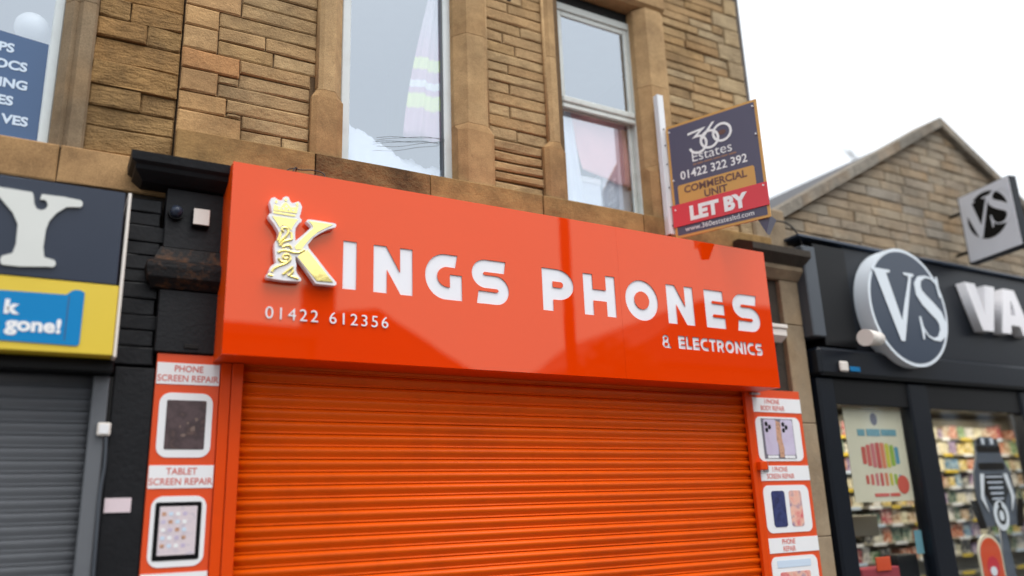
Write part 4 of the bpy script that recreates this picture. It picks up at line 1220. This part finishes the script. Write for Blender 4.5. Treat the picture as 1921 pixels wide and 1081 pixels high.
for k in range(6):
    xx = 10.40 + k * .08
    cyl('element', (xx, 7.4 + k * .02, 6.74 + k * .01), (xx, 7.52 + k * .02, 6.98 + k * .01), .004, 'galv', ae, 6)

vf = empty('navy_fascia', (9, 5.0, 2.7), 'long navy fascia sign of the shop on the right with white block letters', 'shop sign')
box('fascia_board', 6.63, 12.0, 4.97, 5.19, 2.985, 4.03, 'navy', vf, .01)
box('shutter_housing', 6.02, 12.0, 4.90, 5.19, 2.72, 2.98, 'navy', vf, .03)
box('end_housing', 6.17, 6.62, 4.93, 5.19, 3.0, 3.99, 'near_black', vf, .006)
box('end_panel', 5.99, 6.165, 4.90, 5.19, 3.07, 3.94, 'grey_dark', vf, .012)
box('cap_trim', 5.99, 12.0, 4.92, 5.19, 4.034, 4.06, 'navy_disc', vf, .004)
def slab_letter(name, loops): shape(name, [[(a + .09, b) for a, b in lp] for lp in loops], 4.86, .10, 'white_chrome', vf)
za, zb = 3.32, 3.836
slab_letter('letter', [[(8.33, zb), (8.52, zb), (8.61, za + .17), (8.70, zb), (8.88, zb), (8.71, za), (8.51, za)]])
slab_letter('letter', [[(8.86, za), (9.05, zb), (9.26, zb), (9.46, za), (9.27, za), (9.24, za + .1), (9.07, za + .1), (9.04, za)], [(9.105, za + .22), (9.205, za + .22), (9.155, za + .40)]])

# round VS sign
OX, OZ, ORR = 7.30, 3.44, .60
vr = empty('round_sign', (OX, 4.8, OZ - ORR), 'round slate disc sign with white serif VS on the navy fascia', 'shop sign')
shape('drum', [ell(OX, OZ, ORR, ORR, 0, 357, 64)], 4.80, .165, 'letter_white', vr)
shape('disc_face', [ell(OX, OZ, ORR - .035, ORR - .035, 0, 357, 64)], 4.796, .0035, 'navy_disc', vr)
def serifV(x0, x1, z0, z1, t):
    m = x0 + (x1 - x0) * .46
    s = .022 * (z1 - z0) / .7
    return [[(x0, z1), (x0 + t * 1.75, z1), (x0 + t * 1.75, z1 - s), (x0 + t * 1.35, z1 - s * 1.6), (m + t * .32, z0 + t * 1.25), (x1 - t * .55, z1 - s * 1.6), (x1 - t * 1.0, z1 - s), (x1 - t * 1.0, z1), (x1, z1), (x1, z1 - s), (x1 - t * .28, z1 - s * 1.6), (m + t * .25, z0), (m - t * .12, z0), (x0 + t * .22, z1 - s * 1.6), (x0, z1 - s)]]
def serifS(x0, x1, z0, z1, t):
    w, h = x1 - x0, z1 - z0
    X = lambda a: x0 + a * w
    Zz = lambda b: z0 + b * h
    # spine as a variable-width ribbon plus serifs
    cen = [(.90, .80), (.84, .90), (.70, .965), (.50, .975), (.30, .93), (.19, .83), (.20, .71), (.33, .61), (.55, .50), (.76, .39), (.85, .27), (.80, .13), (.64, .035), (.45, .02), (.27, .06), (.15, .17), (.10, .27)]
    wd = [.02, .022, .025, .03, .07, .12, .15, .17, .18, .17, .15, .12, .07, .03, .025, .022, .02]
    L, R = [], []
    for i, (a, b) in enumerate(cen):
        p = cen[max(0, i - 1)]; q = cen[min(len(cen) - 1, i + 1)]
        dx, dz = (q[0] - p[0]) * w, (q[1] - p[1]) * h
        d = math.hypot(dx, dz)
        nx, nz = -dz / d, dx / d
        hw = wd[i] * t * 2.6
        L.append((X(a) + nx * hw, Zz(b) + nz * hw)); R.append((X(a) - nx * hw, Zz(b) - nz * hw))
    return [L + R[::-1]], [[(X(.88), Zz(1.0)), (X(.93), Zz(1.0)), (X(.93), Zz(.68)), (X(.88), Zz(.68)), (X(.84), Zz(.88))], [(X(.07), Zz(0)), (X(.12), Zz(0)), (X(.16), Zz(.12)), (X(.12), Zz(.34)), (X(.07), Zz(.34))]]
shape('letter', serifV(6.80, 7.44, 3.08, 3.79, .155), 4.788, .007, 'letter_white', vr)
sa, sb = serifS(7.39, 7.86, 3.12, 3.80, .155)
so = shape('letter', sa, 4.788, .007, 'letter_white', vr)
for lp in sb: shape('serif', [lp], 4.787, .007, 'letter_white', so)
sl = empty('spot_lamp', (6.8, 4.8, 3.0), 'white cylindrical spot lamp left of the round VS sign', 'lamp')
cyl('lamp_body', (6.42, 4.70, 3.045), (6.72, 4.78, 3.07), .078, 'off_white', sl, 20, .065)
cyl('lamp_bracket', (6.70, 4.775, 3.07), (6.72, 4.966, 3.10), .015, 'near_black', sl, 8)
al = empty('alarm_unit', (6.3, 4.88, 2.74), 'small white sensor unit with blue light under the navy fascia', 'sensor')
box('case', 6.25, 6.36, 4.865, 4.898, 2.755, 2.85, 'off_white', al, .012)
box('blue_strip', 6.40, 6.54, 4.885, 4.898, 2.765, 2.81, 'blue', al, .005)

# square blade sign
d = Vector((8.71 - 8.86, 4.34 - 5.02, 0))
bl = empty('blade_sign', (8.86, 5.02, 4.125), 'square silver blade sign with dark VS roundel projecting from the gable', 'sign', rz=math.atan2(d.y, d.x))
LW = d.length
box('sign_box', 0, LW, .004, .11, 0, .80, 'navy', bl, .006, local=True)
def blshape(name, loops, y, th, m, p=None):
    return shape(name, loops, y, th, m, p or bl, place=lambda a, b, c: (a, y + th / 2 - c, b), local=True)
blshape('sign_face', [rrect(.02, LW - .005, .02, .79, .006)], 0.0, .0035, 'silver_sign')
blshape('roundel', [ell(.36, .47, .265, .265, 0, 356, 48)], -.003, .0025, 'near_black')
blshape('letter', serifV(.04, .44, .24, .68, .11), -.006, .0028, 'silver_sign')
sa, sb = serifS(.37, .68, .31, .71, .095)
so = blshape('letter', sa, -.006, .0028, 'silver_sign')
for lp in sb: blshape('serif', [lp], -.0065, .0028, 'silver_sign', so)
boxes('bracket', [(-.19, .02, .04, .07, .62, .65), (-.19, .02, .04, .07, .15, .18)], 'near_black', bl, .003, local=True)

# shopfront
sf = empty('shopfront', (8.9, 5.05, 0), 'navy framed glazed shopfront under the navy fascia', 'shopfront')
def post(x0, x1): box('frame_post', x0, x1, 4.965, 5.12, 0, 2.715, 'navy', sf, .02)
post(6.03, 6.255); post(7.315, 7.625); post(9.24, 9.45); post(10.9, 11.1); post(11.8, 12.0)
for a, b in ((6.256, 7.314), (7.626, 9.239), (9.451, 10.899), (11.101, 11.799)):
    box('head_rail', a, b, 4.985, 5.11, 2.47, 2.713, 'near_black', sf, .006)
    box('stall_riser', a, b, 4.99, 5.10, 0, .55, 'navy', sf, .01)
    box('pane', a, b, 5.03, 5.038, .551, 2.469, 'shop_glass', sf, 0)
# lit interior
cl = empty('shop_light', (8.0, 6.0, 2.6), 'long white ceiling light inside the navy shop', 'lamp')
box('tray', 6.6, 11.5, 5.7, 5.95, 2.66, 2.695, 'white', cl, .003)
box('diffuser', 6.65, 11.45, 5.72, 5.93, 2.645, 2.659, emit_mat('lamp_diffuser', (255, 242, 220), 15.0), cl, 0)
shu = empty('shelf_unit', (8.2, 6.4, 0), 'pale shelving unit stocked with small boxes inside the navy shop', 'shelves')
box('back_panel', 6.25, 11.85, 6.62, 6.65, .02, 2.62, 'shelf', shu, 0)
shelf_z = [.75 + .2 * k for k in range(9)]
for z in shelf_z:
    box('shelf_board', 6.25, 11.85, 6.36, 6.615, z - .02, z, 'shelf', shu, .002)
    for q in range(14):
        box('price_strip', 6.30 + q * .39 + rng.uniform(0, .08), 6.5 + q * .39 + rng.uniform(0, .1), 6.352, 6.358, z - .03, z + .004, ('white', 'yellow', 'pale_blue')[rng.randrange(3)], shu, 0)
pcol = [(226, 222, 206), (214, 120, 84), (196, 70, 84), (90, 150, 190), (226, 196, 90), (120, 168, 110), (60, 66, 78), (236, 232, 228), (206, 168, 130), (150, 120, 170), (236, 226, 190), (88, 120, 104)]
pme = []
for i, c in enumerate(pcol):
    bm = bmesh.new()
    bm_box(bm, -.5, .5, -.5, .5, 0, 1, 0)
    me = bpy.data.meshes.new('product_box')
    bm.to_mesh(me); bm.free()
    me.materials.append(photo_mat('carton_%d' % i, [c, tuple(int(v * .55) for v in c), c, (232, 226, 206), tuple(int(v * .8) for v in c)], 26, .5, 0.4))
    pme.append(me)
for z in shelf_z[1:]:
    x = 6.30
    while x < 11.6:
        w = rng.uniform(.10, .2)
        hh = rng.uniform(.11, .176)
        if rng.random() < .9:
            o = link('product_box', rng.choice(pme), None, None, (x + w / 2, 6.46, z + .0005))
            o.scale = (w * .92, .14, hh)
            tag(o, 'small coloured product box on the lit shelves inside the navy shop', 'box', 'product boxes on the shop shelves')
        x += w + .006

# posters and cut-outs hung just inside the glass
def poster(name, label, x0, x1, z0, z1, y, m, cat='poster'):
    o = box(name, x0, x1, y, y + .006, z0, z1, m, None, .001)
    return tag(o, label, cat)
M['poster_cream'] = mat('cream_poster', (226, 216, 188), .5, var=.04, scale=5)
pp = poster('shop_poster', 'cream poster with a row of coloured devices and red dot in the shop window', 6.44, 7.28, 1.60, 2.455, 5.07, 'poster_cream')
shape('poster_crest', [ell(6.86, 2.36, .05, .06, 0, 330, 12)], 5.067, .002, 'print_grey', pp)
M['teal'] = mat('teal_print', (112, 160, 170), .5)
boxes('title_bar', [(6.60, 6.70, 5.066, 5.0695, 2.20, 2.26), (6.73, 6.92, 5.066, 5.0695, 2.20, 2.265), (6.94, 7.16, 5.066, 5.0695, 2.205, 2.265)], 'teal', pp, 0)
for k, c in enumerate([(206, 92, 80), (214, 104, 96), (210, 120, 120), (204, 88, 84), (222, 130, 96), (206, 196, 70), (150, 180, 70), (90, 150, 170)]):
    xx = 6.62 + k * .068
    mm = mat('device_print_%d' % k, c, .5)
    hh = .07 + .05 * math.sin(math.pi * (k + .5) / 8)
    shape('device_print', [rrect(xx, xx + .055, 2.02 - hh, 2.02 + hh, .015, 3)], 5.067, .002, mm, pp)
    shape('device_print', [rrect(xx + .01, xx + .05, 1.80 - hh * .5, 1.80 + hh * .5, .01, 3)], 5.067, .002, mm, pp)
shape('red_dot', [ell(7.15, 1.75, .085, .085, 0, 350, 24)], 5.0655, .002, 'red_text', pp)
boxes('caption_bar', [(6.72, 6.92, 5.066, 5.0695, 1.645, 1.675), (6.94, 7.08, 5.066, 5.0695, 1.645, 1.675)], 'red_text', pp, 0)
# black and white device cut-out in the second window
dv = empty('window_cutout', (8.63, 5.08, .6), 'tall black and white device cut-out in the second shop window', 'cut-out')
M['mid_grey'] = mat('mid_grey_print', (88, 94, 104), .4, var=.1)
shape('body', [[(8.38, 1.32), (8.30, 1.62), (8.33, 1.86), (8.42, 2.0), (8.45, 2.16), (8.55, 2.22), (8.75, 2.22), (8.85, 2.16), (8.88, 2.0), (8.97, 1.86), (9.0, 1.62), (8.92, 1.32)]], 5.08, .02, 'mid_grey', dv)
shape('dark_band', [rrect(8.42, 8.88, 1.88, 1.95, .03)], 5.074, .005, 'near_black', dv)
shape('dark_band', [rrect(8.44, 8.86, 2.06, 2.13, .03)], 5.074, .005, 'near_black', dv)
shape('dark_chest', [[(8.50, 1.83), (8.80, 1.83), (8.86, 1.66), (8.72, 1.48), (8.58, 1.48), (8.44, 1.66)]], 5.074, .005, 'near_black', dv)
shape('white_core', [ell(8.65, 1.42, .13, .15, 0, 345, 24)], 5.068, .005, 'white', dv)
for s in (-1, 1):
    shape('white_side', [[(8.65 + s * .17, 1.84), (8.65 + s * .24, 1.84), (8.65 + s * .30, 1.6), (8.65 + s * .2, 1.45), (8.65 + s * .24, 1.62)]], 5.068, .005, 'white', dv)
    shape('dark_side', [[(8.65 + s * .36, 1.58), (8.65 + s * .46, 1.58), (8.65 + s * .38, 1.30), (8.65 + s * .27, 1.30)]], 5.078, .01, 'near_black', dv)
for k in range(5):
    shape('rib', [rrect(8.50 + .012 * k, 8.80 - .012 * k, 1.80 - k * .055, 1.815 - k * .055, .004, 2)], 5.0705, .003, 'silver_sign', dv)
    shape('fin', [rrect(8.47 + k * .08, 8.51 + k * .08, 2.14, 2.205, .008, 2)], 5.0725, .005, 'white' if k % 2 else 'near_black', dv)
shape('core_ring', [ell(8.65, 1.42, .075, .09, 0, 345, 20), ell(8.65, 1.42, .045, .055, 0, 345, 20)], 5.0645, .003, 'near_black', dv)
shape('core_dot', [ell(8.65, 1.53, .03, .025, 0, 345, 12)], 5.0645, .003, 'near_black', dv)
shape('stand', [[(8.55, .56), (8.75, .56), (8.70, 1.31), (8.60, 1.31)]], 5.08, .02, 'mid_grey', dv)
co = empty('tag_cutout', (8.35, 5.1, .56), 'rounded orange tag shaped display at the bottom of the second shop window', 'display')
shape('body', [[(8.12, .56), (8.12, 1.06)] + ell(8.32, 1.06, .20, .19, 180, 0, 12) + [(8.52, .56)]], 5.06, .012, 'poster_cream', co)
shape('orange_field', [[(8.15, .60), (8.15, 1.05)] + ell(8.32, 1.05, .17, .165, 180, 0, 12) + [(8.49, .60)]], 5.054, .005, 'panel_orange', co)
shape('red_field', [ell(8.32, .94, .10, .10, 0, 340, 16)], 5.05, .003, 'red_strip', co)
shape('white_spot', [ell(8.31, .90, .055, .045, 0, 340, 14)], 5.047, .003, 'white', co)
dk = empty('window_display', (6.8, 5.2, .56), 'red and orange display boxes standing at the bottom of the first shop window', 'display')
box('red_box', 6.42, 6.95, 5.10, 5.28, .56, 1.03, 'red_cloth', dk, .01)
box('orange_box', 6.62, 6.82, 5.085, 5.095, 1.00, 1.12, 'panel_orange', dk, .003)
box('dark_box', 6.98, 7.26, 5.12, 5.28, .56, 1.12, 'near_black', dk, .01)
box('teal_card', 7.18, 7.29, 5.06, 5.064, 1.12, 1.33, 'teal', dk, 0)
ct = box('display_ledge', 6.27, 9.23, 5.06, 5.34, 1.30 - .75, .555, 'shelf', None, 0)
tag(ct, 'pale display ledge along the bottom of the shop windows', 'ledge')
box_ = box('banner_rail', 6.30, 7.28, 5.5, 5.62, 1.28, 1.48, 'shelf', None, .01)
tag(box_, 'pale counter front across the first shop window behind the glass', 'counter')

# ------------------------------------------------------------------ street behind the camera (mirrored in the glossy sign)
def house(name, label, x0, x1, y1, ze, roof, floors, wmat='render_dark'):
    """front face at y1 looking to +y; roof: list of (x, z) skyline points above the eaves"""
    t = empty(name, ((x0 + x1) / 2, y1 - 3, 0), label, 'building')
    box('wall', x0, x1, y1 - 7, y1, 0, ze, wmat, t, 0)
    pl = roof
    k = len(pl)
    vs = [(a, y1 + .15, b) for a, b in pl] + [(a, y1 - 7.1, b) for a, b in pl]
    mesh('roof', vs, [tuple(range(k)), tuple(range(2 * k - 1, k - 1, -1))] + [(i, i + k, (i + 1) % k + k, (i + 1) % k) for i in range(k)], 'roof_slate', t)
    for zf in floors:
        n = max(2, int((x1 - x0) / 2.2))
        for i in range(n):
            xc = x0 + (x1 - x0) * (i + .5) / n
            w = boxes('window', fr(xc - .5, xc + .5, zf, zf + 1.5, .07, y1 - .02, y1 + .04), 'upvc', t, .005)
            box('pane', xc - .43, xc + .43, y1 + .002, y1 + .008, zf + .07, zf + 1.43, 'glass', w, 0)
    return t
T1 = house('opposite_house', 'flat topped dark stone house across the street behind the camera', -8, 5.15, -9, 5.7, [(-8.1, 5.705), (-8.1, 5.97), (5.25, 5.97), (5.25, 5.705)], (.7, 3.5))
ch_ = box('chimney', 5.2, 5.86, -10.0, -9.2, 5.0, 7.25, 'render_dark', T1, .01)
T2 = house('opposite_house', 'gabled dark stone house across the street behind the camera', 5.27, 9.5, -9, 4.5, [(5.28, 4.505), (5.30, 6.30), (5.9, 6.46), (6.8, 6.60), (9.75, 4.95), (9.75, 4.505)], (.7, 2.9))
T3 = house('opposite_house', 'taller dark stone house with hipped slate roof across the street', 14.6, 24.0, -9, 5.8, [(14.3, 5.805), (14.35, 6.05), (15.8, 6.80), (17.15, 7.78), (17.5, 7.86), (24.3, 7.86), (24.3, 5.805)], (.7, 3.6))
T4 = house('opposite_house', 'low dark stone house filling the gap across the street', 9.85, 14.2, -10, 3.6, [(9.85, 3.605), (9.85, 3.9), (12.0, 4.9), (14.2, 3.9), (14.2, 3.605)], (.7,))

T5 = house('opposite_house', 'long dark stone terrace at the far right across the street', 24.6, 52.0, -9, 6.6, [(24.5, 6.605), (24.5, 6.9), (30.0, 9.0), (46.0, 9.0), (52.2, 6.9), (52.2, 6.605)], (.7, 3.6))  # added out of view to keep sky reflections off the navy shop's glass

tr = empty('street_tree', (13.4, -8.2, 0), 'bushy green tree across the street behind the camera', 'tree')
cyl('trunk', (13.4, -8.2, 0), (13.5, -8.2, 3.4), .16, 'bark', tr, 10, .09)
vs, fs_ = [], []
for i in range(2600):
    a, b = rng.uniform(0, 2 * math.pi), rng.uniform(-1, 1)
    r = (rng.random() ** .4) * 1.35
    c = Vector((13.35 + r * math.cos(a) * math.sqrt(1 - b * b), -8.2 + r * math.sin(a) * math.sqrt(1 - b * b), 4.75 + r * b * 1.1))
    u = Vector((rng.uniform(-1, 1), rng.uniform(-1, 1), rng.uniform(-1, 1))).normalized() * .11
    w = u.orthogonal().normalized() * .06
    k = len(vs)
    vs += [c - u, c + w, c + u, c - w]
    fs_.append((k, k + 1, k + 2, k + 3))
tag(mesh('crown', vs, fs_, 'leaf', tr), kind='stuff')

lp = empty('lamp_post', (5.5, 1.0 + .3, 0), 'dark street lamp post at the kerb beside the camera', 'lamp post')
cyl('base', (5.5, 1.3, 0), (5.5, 1.3, 1.2), .105, 'galv', lp, 18)
cyl('column', (5.5, 1.3, 1.2), (5.5, 1.3, 7.6), .078, 'galv', lp, 18, .062)
cyl('arm', (5.5, 1.3, 7.55), (5.5, .1, 7.9), .035, 'galv', lp, 10)
box('lantern', 5.38, 5.62, -.45, .15, 7.84, 7.96, 'galv', lp, .03)
